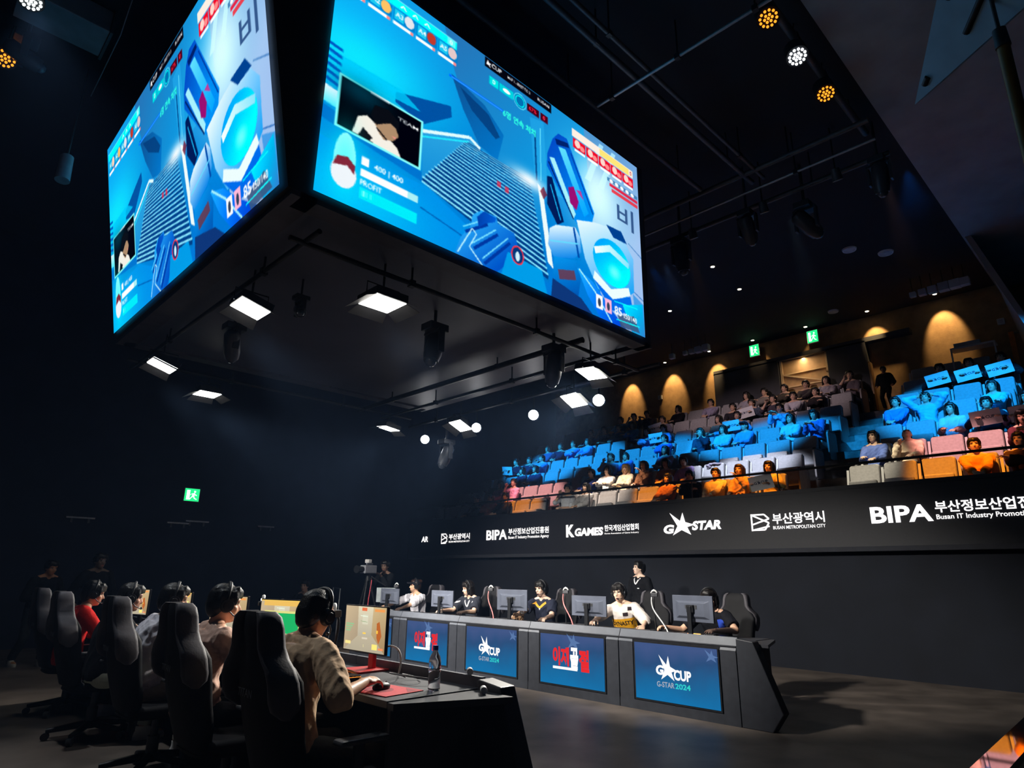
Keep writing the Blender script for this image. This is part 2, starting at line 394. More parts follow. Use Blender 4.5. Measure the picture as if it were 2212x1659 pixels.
poly([(9.05, 4.3), (9.35, 4.5), (9.95, 7.8), (9.62, 7.6)], C3(235, 245, 245)); glow(8.6, 4.4, 0.9, 0.35, C3(255, 255, 255), .9)
stroke([(4.5, 2.02), (7.15, 2.02)], 0.09, C3(20, 110, 250)); stroke([(4.6, 2.02), (7.1, 2.02)], 0.03, C3(110, 190, 255))
gpoly([(12.0, 0), (16, 0), (16, 9), (13, 9), (12.4, 4)], (86, 138, 186), (168, 192, 226), (12, 1), (16, 4)); 
for u in (13.1, 14.0): poly([(u, 0.2), (u+.3, 0.2), (u-0.7, 2.6), (u-1.1, 2.6)], C3(190, 235, 250), .8)
stroke([(15.0, 4.6), (16, 5.0)], .06, C3(90, 130, 180)); stroke([(15.1, 6.9), (16, 7.2)], .05, C3(60, 110, 170)); poly([(15.2, 7.1), (16, 7.4), (16, 8.6), (15.3, 8.2)], C3(40, 130, 200), .6)
glow(12.9, 3.1, 1.25, 1.5, C3(255, 255, 255), 1.0); glow(12.9, 3.3, 2.2, 2.4, C3(190, 245, 255), .55)
# machine held up on the right: barrel, forearm drum and shoulder shell
gpoly([(9.95, 1.7), (10.3, 1.25), (10.85, 1.2), (11.15, 1.7), (12.6, 4.1), (12.4, 4.7), (11.4, 5.15), (10.9, 4.7), (9.6, 3.2), (9.62, 2.6)], (28, 84, 176), (30, 140, 215), (9.8, 2.2), (12, 3.6))
gpoly([(10.3, 1.9), (10.75, 1.8), (12.2, 4.3), (11.9, 4.6)], (120, 215, 245), (40, 160, 235), (10.2, 2), (12, 4.5)); poly([(9.75, 2.7), (10.05, 2.6), (11.35, 4.7), (11.2, 5.0)], C3(176, 232, 245)); poly([(10.1, 1.6), (10.9, 1.4), (11.0, 1.6), (10.2, 1.85)], C3(14, 40, 96)); stroke([(9.7, 2.95), (11.2, 5.0)], .08, C3(16, 40, 90)); stroke([(11.1, 1.8), (12.5, 4.2)], .07, C3(14, 60, 140))
poly([(10.9, 3.6), (11.25, 3.4), (11.55, 4.0), (11.4, 4.5), (11.0, 4.3)], C3(142, 36, 112)); poly([(11.4, 3.5), (11.7, 3.4), (11.9, 3.8)], C3(200, 60, 130), .8)
poly([(9.6, 3.7), (9.9, 3.6), (10.6, 5.4), (10.2, 5.7), (9.6, 5.0)], C3(12, 34, 80)); stroke([(9.8, 4.0), (10.4, 5.4)], .06, C3(60, 180, 230))
gpoly([(9.73, 6.05), (10.1, 5.75), (11.3, 5.35), (11.6, 5.7), (11.65, 6.4), (11.2, 6.85), (9.98, 7.25), (9.65, 6.8)], (236, 248, 255), (40, 130, 205), (10.3, 5.6), (10.9, 7.0)); stroke([(11.2, 5.4), (11.5, 6.7)], .12, C3(20, 80, 150)); stroke([(9.75, 6.6), (11.5, 6.05)], .06, C3(120, 210, 240))
gpoly([(11.4, 4.95), (12.6, 4.55), (13.64, 4.35), (14.7, 4.6), (15.35, 5.3), (15.3, 7.0), (14.2, 7.8), (12.7, 7.7), (11.9, 6.6)], (232, 246, 255), (60, 158, 220), (12, 4.6), (14, 7.8)); poly([(13.4, 4.3), (14.5, 4.2), (14.9, 4.7), (13.9, 4.75)], C3(20, 70, 130))
gpoly(ell(13.75, 6.1, 1.32, 1.12), (0, 150, 225), (0, 236, 250), (13, 5), (14.5, 6.8)); glow(13.9, 6.5, .5, .4, C3(160, 255, 255), .8); gpoly([(12.5, 5.75), (13.6, 5.25), (15.0, 5.65), (14.95, 5.95), (13.6, 5.6), (12.6, 6.05)], (250, 255, 255), (150, 220, 245), (12.5, 6), (15, 5.6))
poly([(12.5, 6.9), (13.6, 7.4), (14.9, 6.9), (15.0, 7.25), (13.7, 7.9), (12.4, 7.3)], C3(235, 250, 255)); poly([(12.4, 7.3), (13.7, 7.85), (15.0, 7.3), (15.2, 8.2), (13.6, 8.4)], C3(24, 110, 205))
gpoly([(10.0, 7.2), (11.3, 6.9), (11.6, 7.6), (11.4, 8.6), (10.4, 8.7), (9.9, 8.0)], (40, 150, 215), (24, 90, 160), (10, 7), (11, 8.7)); poly([(10.2, 7.7), (11.2, 7.4), (11.3, 7.8), (10.3, 8.1)], C3(110, 60, 70), .8); poly([(9.9, 8.2), (11.6, 8.5), (12.3, 9), (9.8, 9)], C3(30, 60, 110)); gpoly([(11.4, 7.2), (12.4, 7.5), (13.6, 8.4), (14.6, 9), (12.8, 9), (12.0, 8.2)], (60, 170, 250), (10, 80, 190), (11.5, 7.2), (14, 9)); stroke([(11.5, 7.2), (12.5, 7.9), (13.6, 9)], .08, C3(180, 235, 255)); gpoly([(14.4, 7.9), (15.9, 7.4), (16, 9), (15.0, 9)], (0, 215, 240), (70, 130, 190), (14.5, 7.8), (16, 9))
# armoured glove at the bottom
gpoly([(5.07, 9), (5.3, 8.3), (5.74, 7.66), (5.8, 7.2), (6.2, 6.85), (6.9, 6.8), (7.0, 7.05), (7.8, 7.1), (8.0, 7.5), (7.6, 8.4), (7.0, 9)], (70, 170, 228), (20, 80, 170), (5.6, 7.2), (7.4, 8.8))
for a, b in (((5.5, 8.0), (6.5, 7.3)), ((5.9, 8.5), (7.0, 7.5)), ((6.4, 8.9), (7.6, 7.6))): stroke([a, b], .12, C3(16, 62, 140)); stroke([(a[0]-.1, a[1]-.16), (b[0]-.1, b[1]-.16)], .05, C3(140, 220, 245))
gpoly([(6.0, 7.2), (6.3, 6.85), (6.9, 6.85), (6.85, 7.05), (6.4, 7.3), (6.1, 7.6)], (20, 70, 150), (30, 100, 190), (6, 7), (7, 7)); stroke([(5.2, 8.9), (5.8, 7.75), (6.0, 7.9), (5.7, 8.5), (6.3, 9)], .05, C3(200, 240, 250))
poly([(7.5, 8.0), (9.3, 8.1), (9.6, 9), (7.2, 9)], C3(30, 150, 205)); poly(ell(8.0, 7.95, .3, .36), C3(20, 60, 110)); stroke(ell(8.0, 7.95, .3, .36)+[(8.3, 7.95)], .06, C3(225, 70, 80)); poly(ell(8.0, 8.0, .12, .2), C3(210, 235, 245))
# head-up display
CY = C3(0, 228, 232); RD = C3(206, 34, 58); WH = C3(250, 252, 255)
rect(0.15, 0.36, 4.78, 0.74, CY); rect(0.15, 0.36, 4.78, 0.40, C3(160, 250, 255)); rect(4.35, 0.40, 4.72, 0.70, C3(120, 245, 245)); txt('0', 4.46, 0.45, 0.2, WH)
for i in range(3): txt('A', 2.3+i*0.5, .46, .18, WH, .3)
for i in range(5):
    u = 0.2+i*0.94; rect(u, 0.78, u+0.88, 1.28, C3(0, 120, 180)); rect(u+.04, .80, u+.42, 1.24, C3(60, 190, 220)); poly(ell(u+.64, 1.0, .2, .24), [C3(240, 210, 190), C3(236, 190, 120), C3(226, 226, 232), C3(170, 70, 60), C3(220, 200, 200)][i]); txt('A%d' % (i+1), u+.08, .9, .2, WH); rect(u, 1.34, u+.82, 1.47, WH); rect(u+.7, 1.34, u+.82, 1.47, C3(240, 150, 150))
rect(6.15, 0.03, 9.88, 0.48, C3(12, 12, 20)); txt('CUP', 6.5, .14, .2, WH); poly([(6.22, .36), (6.3, .1), (6.36, .22), (6.48, .2), (6.4, .3), (6.46, .42), (6.34, .34)], WH); txt('MAP 1 - FIRST TO 3', 7.35, .17, .14, WH, 1.25); txt('BUSAN', 9.05, .17, .14, WH, .7)
rect(6.40, .78, 6.86, 1.16, C3(0, 205, 205)); txt('0', 6.56, .85, .22, WH); rect(6.92, .78, 7.66, 1.16, C3(0, 190, 200)); poly(ell(7.3, .97, .2, .1), WH); poly(ell(8.04, .99, .36, .36), C3(20, 110, 160)); stroke(ell(8.04, .99, .34, .34)+[(8.38, .99)], .05, C3(110, 210, 230)); stroke(ell(8.04, .99, .24, .24)+[(8.28, .99)], .05, C3(0, 225, 225))
rect(8.44, .80, 9.14, 1.16, C3(60, 10, 30)); txt('67%', 8.55, .88, .2, C3(240, 60, 80)); rect(9.22, .80, 9.66, 1.16, C3(70, 10, 34)); txt('0', 9.37, .88, .2, C3(250, 80, 100))
txt('6명 연속 처치', 7.13, 1.88, .34, C3(80, 240, 214), 1.8, .03)
rect(11.2, .44, 15.62, .84, C3(255, 236, 226)); rect(13.1, .46, 15.3, .82, C3(246, 220, 140)); txt('0', 15.38, .52, .22, C3(170, 80, 80))
for i in range(5):
    u = 11.25+i*0.88; rect(u, .88, u+.84, 1.38, RD); poly(ell(u+.3, 1.1, .18, .2), C3(250, 214, 206)); poly(ell(u+.62, 1.2, .16, .14), C3(240, 150, 150)); rect(u+.1, 1.42, u+.8, 1.54, WH)
for i in range(3): rect(13.6+i*.15, 1.72+i*.24, 15.9, 1.90+i*.24, [C3(70, 120, 160), RD, C3(214, 60, 70)][i], .85)
for i in range(5): poly(ell(13.9+i*.4, 1.82, .14, .09), WH)
txt('비', 14.25, 2.75, 1.15, C3(66, 92, 130), 1.25, .01)
rect(.42, 4.62, 3.53, 6.55, C3(150, 240, 240)); rect(.50, 4.70, 3.45, 6.47, C3(5, 7, 14)); rect(1.5, 4.63, 2.2, 4.72, WH)
glow(1.2, 4.9, .9, .5, C3(0, 90, 110), .5); cv1 = cv.copy()
poly([(1.0, 6.45), (1.15, 5.8), (1.45, 5.6), (2.0, 5.85), (2.6, 6.2), (2.75, 6.47)], C3(238, 234, 226)); poly([(1.35, 6.1), (1.7, 6.3), (1.6, 6.47), (1.2, 6.47)], C3(20, 20, 26)); poly([(1.75, 5.75), (1.8, 5.4), (2.2, 5.3), (2.5, 5.5), (2.62, 5.75), (2.45, 6.0), (2.1, 6.15), (1.9, 6.0)], C3(166, 140, 116)); poly([(1.55, 5.5), (1.7, 5.05), (2.2, 4.95), (2.6, 5.2), (2.6, 5.55), (2.3, 5.42), (2.0, 5.6), (1.8, 5.75)], C3(16, 18, 24)); poly([(2.35, 5.85), (2.55, 5.82), (2.5, 5.92)], C3(220, 150, 140)); stroke([(1.8, 5.85), (2.2, 6.1)], .06, C3(15, 15, 20)); txt('TEAM', 2.55, 5.0, .12, WH, .8)
poly(ell(.86, 7.55, .36, .95), C3(190, 250, 250)); glow(.86, 7.6, .5, 1.2, C3(60, 240, 240), .5); poly(ell(.86, 8.0, .42, .5), C3(235, 240, 244)); poly([(.5, 7.85), (.6, 7.5), (.95, 7.4), (1.22, 7.6), (1.2, 7.9), (.95, 7.7)], C3(120, 52, 66))
rect(1.4, 7.12, 1.66, 7.42, WH); txt('400 | 400', 1.85, 7.18, .26, WH, 1.05); rect(1.4, 7.55, 3.5, 7.82, WH); rect(3.1, 7.55, 3.5, 7.82, C3(180, 230, 235)); txt('PROFIT', 1.42, 7.92, .2, WH, .75); rect(1.42, 8.2, 3.5, 8.58, C3(20, 215, 225)); txt('|||| ||', 1.5, 8.28, .2, C3(190, 250, 250))
for u, c in ((12.55, WH), (13.15, C3(252, 190, 214))): rect(u, 7.95, u+.45, 8.6, c); poly(ell(u+.22, 8.3, .1, .2), C3(60, 70, 90))
poly([(14.0, 8.5), (15.2, 8.2), (15.6, 8.9), (14.2, 9)], C3(70, 90, 120), .9); txt('85', 13.8, 8.1, .4, WH); txt('150/140', 14.45, 8.25, .26, WH, .95); stroke([(13.8, 7.9), (15.5, 7.75)], .05, C3(60, 240, 245)); stroke([(13.9, 8.72), (15.6, 8.6)], .05, C3(60, 240, 245)); poly([(9.2, 4.6), (9.4, 4.3), (9.6, 4.6), (9.4, 4.9)], C3(110, 40, 60), .8); rect(6.9, 5.25, 7.1, 5.5, C3(220, 60, 80), .7); rect(7.3, 5.3, 7.5, 5.55, C3(220, 60, 80), .7)
sm = cv.reshape(CH, CW, 3); sx_ = np.linspace(0, CW-1, SW); sy_ = np.linspace(0, CH-1, SH)
pad = np.pad(sm, ((1, 1), (1, 1), (0, 0)), 'edge'); blur = sum(pad[a:a+CH, b:b+CW] for a in range(3) for b in range(3))/9
px = blur[np.round(sy_).astype(int)][:, np.round(sx_).astype(int)]
px = np.clip(px, 0, 1); gl = px.mean(-1, keepdims=True); px = np.clip(gl+(px-gl)*1.28, 0, 1); px = np.clip(px*1.06-.03, 0, 1)
linpx = np.where(px <= 0.04045, px/12.92, ((px+0.055)/1.055)**2.4)
gu = np.linspace(0, 1, SW); gv = np.linspace(0, 1, SH)
verts = np.zeros((SH, SW, 3)); verts[..., 0] = gu[None]; verts[..., 2] = 1-gv[:, None]
idx = np.arange(SW*SH).reshape(SH, SW)
faces = np.stack([idx[1:, :-1], idx[1:, 1:], idx[:-1, 1:], idx[:-1, :-1]], -1).reshape(-1, 4)
me = bpy.data.meshes.new('screen')
me.vertices.add(SW*SH); me.vertices.foreach_set('co', verts.reshape(-1).astype(np.float32))
nf = len(faces); me.loops.add(nf*4); me.polygons.add(nf)
me.loops.foreach_set('vertex_index', faces.reshape(-1).astype(np.int32)); me.polygons.foreach_set('loop_start', np.arange(0, nf*4, 4, dtype=np.int32))
me.update(calc_edges=True)
ca = me.color_attributes.new('Col', 'FLOAT_COLOR', 'POINT')
ca.data.foreach_set('color', np.concatenate([linpx.reshape(-1, 3), np.ones((SW*SH, 1))], 1).astype(np.float32).reshape(-1))
me.materials.append(attr_emat('led_picture', 1.0, 'NONE'))

cube = thing('video_cube', 'huge hanging video cube showing a blue science fiction shooting game on its screens', 'video screen', (4.4, 7.0, 4.4))
def hull(name, pts, m, parent, off):
    mb = MB(); mb.add([Vector(p)-Vector(off) for p in pts], [(3, 2, 1, 0), (4, 5, 6, 7), (0, 1, 5, 4), (1, 2, 6, 5), (2, 3, 7, 6), (3, 0, 4, 7)])
    return mb.build(name, m, parent)
OFF = (4.4, 7.0, 4.4)
hull('housing', [(1.86, 4.53, 4.40), (7.0, 4.53, 4.40), (7.0, 9.62, 4.40), (1.86, 9.62, 4.40), (1.32, 4.53, 7.12), (7.0, 4.53, 7.12), (7.0, 9.62, 7.12), (1.32, 9.62, 7.12)],
     pmat('cube_housing', (0.022, 0.024, 0.032), 0.6, var=0.2, scale=4), cube, OFF)
def screen(M):
    o = bpy.data.objects.new('screen', me); COL.objects.link(o); o.parent = cube; o.matrix_local = M
    return o
def frameM(o, ex, ez):
    ex = Vector(ex); ez = Vector(ez); ey = ez.cross(ex).normalized()
    return Matrix(((ex.x, ey.x, ez.x, o[0]), (ex.y, ey.y, ez.y, o[1]), (ex.z, ey.z, ez.z, o[2]), (0, 0, 0, 1)))
off = Vector(OFF)
screen(frameM(Vector((2.06, 4.505, 4.45))-off, (4.78, 0, 0), (0, 0, 2.61)))
screen(frameM(Vector((1.825, 9.52, 4.45))-off, (0, -4.89, 0), (-0.515, 0, 2.60)))
MB().box((6.93-4.4, 7.07-7, -0.03), (0.16, 5.1, 0.05)).box((2.0-4.4, 7.07-7, -0.03), (0.22, 5.1, 0.05)).box((0.07, 4.62-7, -0.03), (5.0, 0.2, 0.05)).box((0.07, 9.52-7, -0.03), (5.0, 0.2, 0.05)).build('bottom_frame', pmat('soffit_grey', (0.07, 0.07, 0.09), 0.55, var=0.15), cube)
MB().box((0.03, 0.07, -0.012), (4.7, 4.7, 0.02)).build('underside', pmat('underside_grey', (0.075, 0.08, 0.11), 0.5, var=0.12, scale=1.2), cube)
# ================================================================ gaming desks
NZ = 0.8145
M_DESK = pmat('desk_black', (0.030, 0.033, 0.042), 0.5, var=0.15, scale=12, bump=0.04)
M_DESKTOP = pmat('desk_top_black', (0.040, 0.042, 0.05), 0.4, var=0.15, scale=14)
M_LIP = pmat('desk_lip', (0.10, 0.11, 0.135), 0.5, var=0.1, scale=10)
def grad_emat(name, stops, z0, z1, strength=1.0):
    if name in MATS: return MATS[name]
    m = emat(name, (1, 1, 1), strength, 'NONE'); nt = m.node_tree
    tc = nt.nodes.new('ShaderNodeTexCoord'); sp = nt.nodes.new('ShaderNodeSeparateXYZ'); mr = nt.nodes.new('ShaderNodeMapRange')
    mr.inputs['From Min'].default_value = z0; mr.inputs['From Max'].default_value = z1
    nz = nt.nodes.new('ShaderNodeTexNoise'); nz.inputs['Scale'].default_value = 3.0
    ad = nt.nodes.new('ShaderNodeMath'); ad.operation = 'MULTIPLY_ADD'; ad.inputs[1].default_value = 0.35; 
    nt.links.new(tc.outputs['Object'], sp.inputs[0]); nt.links.new(sp.outputs['Z'], mr.inputs['Value']); nt.links.new(tc.outputs['Object'], nz.inputs['Vector'])
    nt.links.new(nz.outputs['Fac'], ad.inputs[0]); nt.links.new(mr.outputs[0], ad.inputs[2])
    rp = nt.nodes.new('ShaderNodeValToRGB'); nt.links.new(ad.outputs[0], rp.inputs[0])
    while len(rp.color_ramp.elements) < len(stops): rp.color_ramp.elements.new(0.5)
    for e, (p, c) in zip(rp.color_ramp.elements, stops): e.position = p; e.color = lin(c)+(1,)
    nt.links.new(rp.outputs[0], [n for n in nt.nodes if n.type == 'EMISSION'][0].inputs[0])
    return m
E_DISP = grad_emat('desk_display_blue', [(0.0, '0d6ea6'), (0.45, '175c8c'), (0.8, '26466f'), (1.0, '3a4d78')], 0.10, 0.78, 1.25)
E_W = emat('display_white', (1, 1, 1), 1.1, 'NONE'); E_R = emat('display_red', lin('e0282c'), 1.1, 'NONE')
E_CY = grad_emat('display_cyan', [(0.2, '38b6e8'), (0.6, '30d8c0'), (1.0, '48e070')], 0, 1); E_G = emat('display_grey', lin('aeb6c4'), 0.9, 'NONE'); E_ST = emat('display_faint_star', lin('5a78a8'), 1.0, 'NONE')
def place2(mb, g, y, z, x=-0.012, mi=0): mb.add([(x, y-a, z+b) for a, b in g[0]], g[1], mi=mi)   # seen from -x the picture's right is -y
def module(label, disp):
    r = thing('desk_section', label, 'gaming desk')
    MB().prism([(0.0, 0.74), (0.10, 0.775), (0.80, 0.775), (0.80, 0.745), (0.12, 0.745), (0.03, 0.70)], 0.003, 1.467, lambda a, b, h: (a, h, b)).build('tabletop', M_DESKTOP, r)
    MB().prism([(0.055, 0.825), (0.085, 0.825), (0.055, 0.70), (0.0, 0.70)], 0.004, 1.466, lambda a, b, h: (a, h, b)).build('lip', M_LIP, r)
    MB().box((0.06, 0.735, 0.36), (0.05, 1.455, 0.70)).box((0.02, 0.735, 0.05), (0.04, 1.46, 0.10)).box((0.02, 0.10, 0.4), (0.04, 0.19, 0.6)).box((0.02, 1.36, 0.4), (0.04, 0.2, 0.6)).build('front_panel', M_DESK, r)
    for y in (0.02, 1.45): MB().box((0.42, y, 0.37), (0.70, 0.03, 0.74)).build('side_panel', M_DESK, r)
    d = MB().box((0.02, 0.725, 0.41), (0.04, 1.09, 0.63)).box((-0.002, 0.725, 0.097), (0.006, 0.04, 0.006)).build('display', M_BLACK, r)
    MB().quad((-0.004, 1.24, 0.12), (-0.004, 0.21, 0.12), (-0.004, 0.21, 0.70), (-0.004, 1.24, 0.70)).build('screen', E_DISP, d)
    st = MB()
    if disp == 'cup':
        mb = MB()
        place2(mb, fit_text('G', 0.10, 0.10, 0.05, 0.1), 0.96, 0.385); place2(mb, starlogo(0.26, 0.25), 0.985, 0.34, -0.0125); place2(mb, fit_text('CUP', 0.21, 0.105, 0.04), 0.735, 0.35)
        place2(mb, fit_text('G-STAR', 0.22, 0.055, 0.02), 0.955, 0.265, mi=1); place2(mb, fit_text('2024', 0.185, 0.055, 0.03), 0.725, 0.265, mi=2)
        mb.build('logo', [E_W, E_G, E_CY], d)
        place2(st, starlogo(0.18, 0.12), 0.40, 0.57, -0.008)
    elif disp == 'word':
        mb = MB()
        place2(mb, fit_text('이제', 0.27, 0.22, 0.045), 1.02, 0.34, -0.012, 1); place2(mb, poly2([[(0.0, 0.0), (0.40, 0.0), (0.40, 0.03), (0.0, 0.03)]]), 1.02, 0.30, -0.010)
        place2(mb, fit_text('골', 0.13, 0.25, 0.045), 0.73, 0.315, -0.014); place2(mb, fit_text('절', 0.16, 0.25, 0.045), 0.59, 0.30, -0.014, 1)
        mb.build('logo', [E_W, E_R, emat('display_dark_red', lin('7a1018'), 1.0, 'NONE')], d)
        place2(st, starlogo(0.26, 0.17), 0.86, 0.55, -0.008)
    if st.v: st.build('star_motif', E_ST, d)
    return r
FARY = [3.43+1.47*i for i in range(5)]
desk_far = [module('black desk section with a lit cup logo, under the player with arms spread', 'cup'),
            module('black desk section with red Korean letters, under the player in white and yellow', 'word'),
            module('black desk section with a lit cup logo, under the player with yellow collar', 'cup'),
            module('black desk section with red Korean letters, partly behind the beige monitor', 'word'),
            module('black desk section by the camera tripod, its display mostly hidden by the beige monitor', 'cup')]
for d, y in zip(desk_far, FARY): d.location = (6.56, y, 0); d['group'] = 'desk sections of the team by the stand'
def end_cap(label, y, sgn, x, rz):
    r = thing('desk_end', label, 'desk end panel', (x, y, 0), rz)
    P = [(0, 0), (-0.31, 0), (-0.43, 0.17), (-0.18, 0.80), (0, 0.82)]
    MB().prism(P, 0.0, 0.13, lambda a, b, h: (h, a*sgn, b)).build('flared_panel', M_DESK, r, bevel=0.008)
    MB().prism([(0.13, -0.28), (0.80, -0.05), (0.80, 0), (0.13, 0)], 0.74, 0.77, lambda a, b, h: (a, b*sgn, h)).build('corner_shelf', M_DESKTOP, r)
    return r
end_cap('flared black desk end panel standing clear on the open floor', 3.427, 1, 6.56, 0)
NW = 1.30
near_kinds = ['black desk section holding the red mouse pad and a water bottle', 'black desk section in front of the player in the pale pink shirt', 'black desk section in front of the player in the white shirt',
              'black desk section in front of the player in the black shirt', 'black desk section in front of the player in the red top']
for i, l in enumerate(near_kinds):
    r = dup(desk_far[3], (2.66, 2.86+NW*(i+1), 0), PI, l, 'desk sections of the team with lit monitors') if i else module(l, 'word')
    r.location = (2.66, 2.86+NW*(i+1), 0); r.rotation_euler = (0, 0, PI); r['group'] = 'desk sections of the team with lit monitors'
    r.scale = (0.86, NW/1.47, 1.05)
e = end_cap('flared black desk end panel beside the water bottle', 2.857, -1, 2.66, PI); e.scale = (0.86, 1, 1.05)
for (x, y, z, a) in ((2.60, 2.98, 0.885, 0.2), (2.49, 2.74, 0.828, 0.2)):
    r = thing('cable_plug', 'small white plug stuck on the desk end, %s' % ('upper of two' if z > 0.85 else 'lower of two'), 'plug', (x, y, z), 0.9)
    MB().cyl((-0.03, 0, 0), (0.03, 0, 0), 0.018, n=12).build('body', M_WHITEP, r, bevel=0.004)
    MB().cyl((0.03, 0, 0), (0.052, 0, 0), 0.008, n=8).build('tip', M_CHROME, r)

# ================================================================ monitors
M_MONBACK = pmat('monitor_back', (0.11, 0.125, 0.17), 0.5, 0.2, var=0.12, scale=5)
def beige_screen():
    global cv, U, V, CW, CH
    CW, CH = 480, 270; yy, xx = np.mgrid[0:CH, 0:CW]; U = (xx+0.5)/CW*16; V = (yy+0.5)/CH*9
    out = []
    for green in (False, True):
        cv = np.zeros((CH, CW, 3)); t = (V/9)[..., None]; cv[:] = C3(206, 190, 160)*(1-t)+C3(172, 162, 140)*t
        gpoly([(5.2, 0), (11, 0), (10.6, 6), (5.6, 6)], (216, 206, 176), (178, 170, 150), (8, 0), (8, 6)); gpoly([(0, 0), (5.0, 0), (5.4, 6), (0, 9)], (196, 174, 140), (168, 150, 124), (0, 0), (5, 6))
        gpoly([(11, 0), (16, 0), (16, 9), (13, 7), (10.8, 5.5)], (200, 176, 132), (160, 134, 96), (11, 0), (15, 8)); rect(7.0, 1.6, 9.2, 3.6, C3(208, 204, 180)); rect(6.6, 0.25, 8.6, .9, C3(222, 110, 70)); rect(11.6, 0.4, 15.4, .9, C3(230, 150, 80)); stroke([(6.2, 1.9), (9.0, 2.0)], .18, C3(226, 236, 214)); stroke([(6.4, 3.0), (8.9, 3.1)], .12, C3(150, 170, 130))
        for i in range(4): rect(0.5, 3.6+i*.45, 3.6-.4*i, 3.85+i*.45, C3(140, 190, 140))
        poly([(12.6, 3.2), (13.6, 2.8), (14.6, 5.6), (13.6, 7.2), (12.8, 6.0)], C3(178, 96, 44)); rect(12.6, 4.6, 13.2, 5.2, C3(255, 190, 70)); rect(7.4, 5.2, 8.6, 5.5, C3(240, 200, 90)); rect(7.2, 6.2, 9.3, 6.5, C3(210, 200, 180)); rect(.6, 7.2, 2.8, 7.8, C3(246, 222, 140)); rect(11.2, 7.3, 13.2, 8.4, C3(240, 224, 120)); rect(13.6, 7.9, 15.4, 8.3, C3(236, 140, 90)); stroke([(7.9, 7.6), (8.0, 8.1)], .1, C3(240, 230, 160))
        if green: rect(1.6, 2.6, 15, 8.4, C3(214, 210, 130)); rect(2.0, 3.1, 14.6, 8.0, C3(30, 170, 96)); rect(1.2, .2, 15, 1.4, C3(226, 180, 90)); rect(0, 0, 16, .25, C3(230, 190, 90))
        p = cv.reshape(270, 480, 3)[::2, ::2]; l_ = np.where(p <= 0.04045, p/12.92, ((p+0.055)/1.055)**2.4)
        h, w = l_.shape[:2]; vs = np.zeros((h, w, 3)); vs[..., 1] = np.linspace(-.5, .5, w)[None]; vs[..., 2] = np.linspace(.5, -.5, h)[:, None]
        ix = np.arange(h*w).reshape(h, w); fc = np.stack([ix[1:, :-1], ix[1:, 1:], ix[:-1, 1:], ix[:-1, :-1]], -1).reshape(-1, 4)
        m_ = bpy.data.meshes.new('screen'); m_.from_pydata(vs.reshape(-1, 3).tolist(), [], fc.tolist())
        a = m_.color_attributes.new('Col', 'FLOAT_COLOR', 'POINT'); a.data.foreach_set('color', np.concatenate([l_.reshape(-1, 3), np.ones((h*w, 1))], 1).astype(np.float32).reshape(-1))
        m_.materials.append(attr_emat('monitor_picture', 1.15, 'NONE')); out.append(m_)
    return out
SCR_BEIGE, SCR_GREEN = beige_screen()
# screen faces local +x
def monitor(label, group, w=0.55, h=0.315, zc=0.33, screen=None, back=M_MONBACK, standm=M_BLACK, tilt=0.0):
    r = thing('monitor', label, 'monitor', group=group)
    R = Matrix.Rotation(tilt, 3, 'Y')
    b = MB(); b.box((-0.012, 0, zc), (0.022, w, h)); b.prism([(-w*.42, zc-h*.38), (w*.42, zc-h*.38), (w*.42, zc+h*.30), (-w*.42, zc+h*.30)], -0.045, -0.022, lambda a, c, hh: (hh, a*(1.0 if hh > -.03 else .75), zc+(c-zc)*(1.0 if hh > -.03 else .75)))
    o = b.build('housing', back, r, bevel=0.004)
    MB().box((-0.046, 0, zc+0.02), (0.006, 0.16, 0.045)).build('badge_plate', M_DKGREY, o)
    if screen:
        s_ = bpy.data.objects.new('screen', screen); COL.objects.link(s_); s_.parent = r; s_.location = (0.0, 0, zc); s_.scale = (1, w*0.975, h*0.95)
        MB().prism([(-w/2, zc-h/2), (w/2, zc-h/2), (w/2, zc+h/2), (-w/2, zc+h/2)], -0.002, -0.0005, lambda a, c, hh: (hh, a, c)).build('bezel', M_BLACK, r)
    else:
        MB().box((0.0, 0, zc), (0.004, w*.97, h*.94)).build('screen', emat('monitor_dim', lin('8fa4c0'), 0.7), r)
    MB().box((-0.075, 0, zc*0.55), (0.03, 0.055, zc*1.1)).box((-0.055, 0, zc), (0.04, 0.09, 0.09)).build('stand', standm, r, bevel=0.006)
    MB().prism([(0.09, -0.12), (0.11, 0.0), (0.09, 0.12), (-0.14, 0.10), (-0.14, -0.10)], 0.0, 0.012, lambda a, c, hh: (a, c, hh)).build('stand_base', standm, r, bevel=0.003)
    return r
gF = 'monitors of the team by the stand'; gN = 'lit monitors of the other team'
M_RED = pmat('red_plastic', (0.55, 0.03, 0.03), 0.4, var=0.1)
far_mon = [(10.05, 'black monitor back by the tripod camera on the far desk', .0), (8.57, 'black monitor back between the capped player and the player in grey', .0), (6.97, 'black monitor back beside the player with yellow collar', .12), (5.64, 'dim black monitor back beside the player in white and yellow', .06), (4.06, 'black monitor back hiding the player at the desk end', -.12)]
m0 = None
for y, l, rz in far_mon:
    m = monitor(l, gF) if m0 is None else dup(m0, (0, 0, 0), 0, l)
    m0 = m0 or m; m.location = (6.86+(0.1 if y in (5.64,) else 0), y, 0.778); m.rotation_euler = (0, 0, rz)
    m.scale = (1, 1, 0.80 if y in (5.64, 10.05, 8.57) else 0.9)
r = thing('monitor', 'small pale monitor behind the capped player by the tripod camera', 'monitor', (7.5, 10.9, 0.778), 0.4); r['group'] = gF
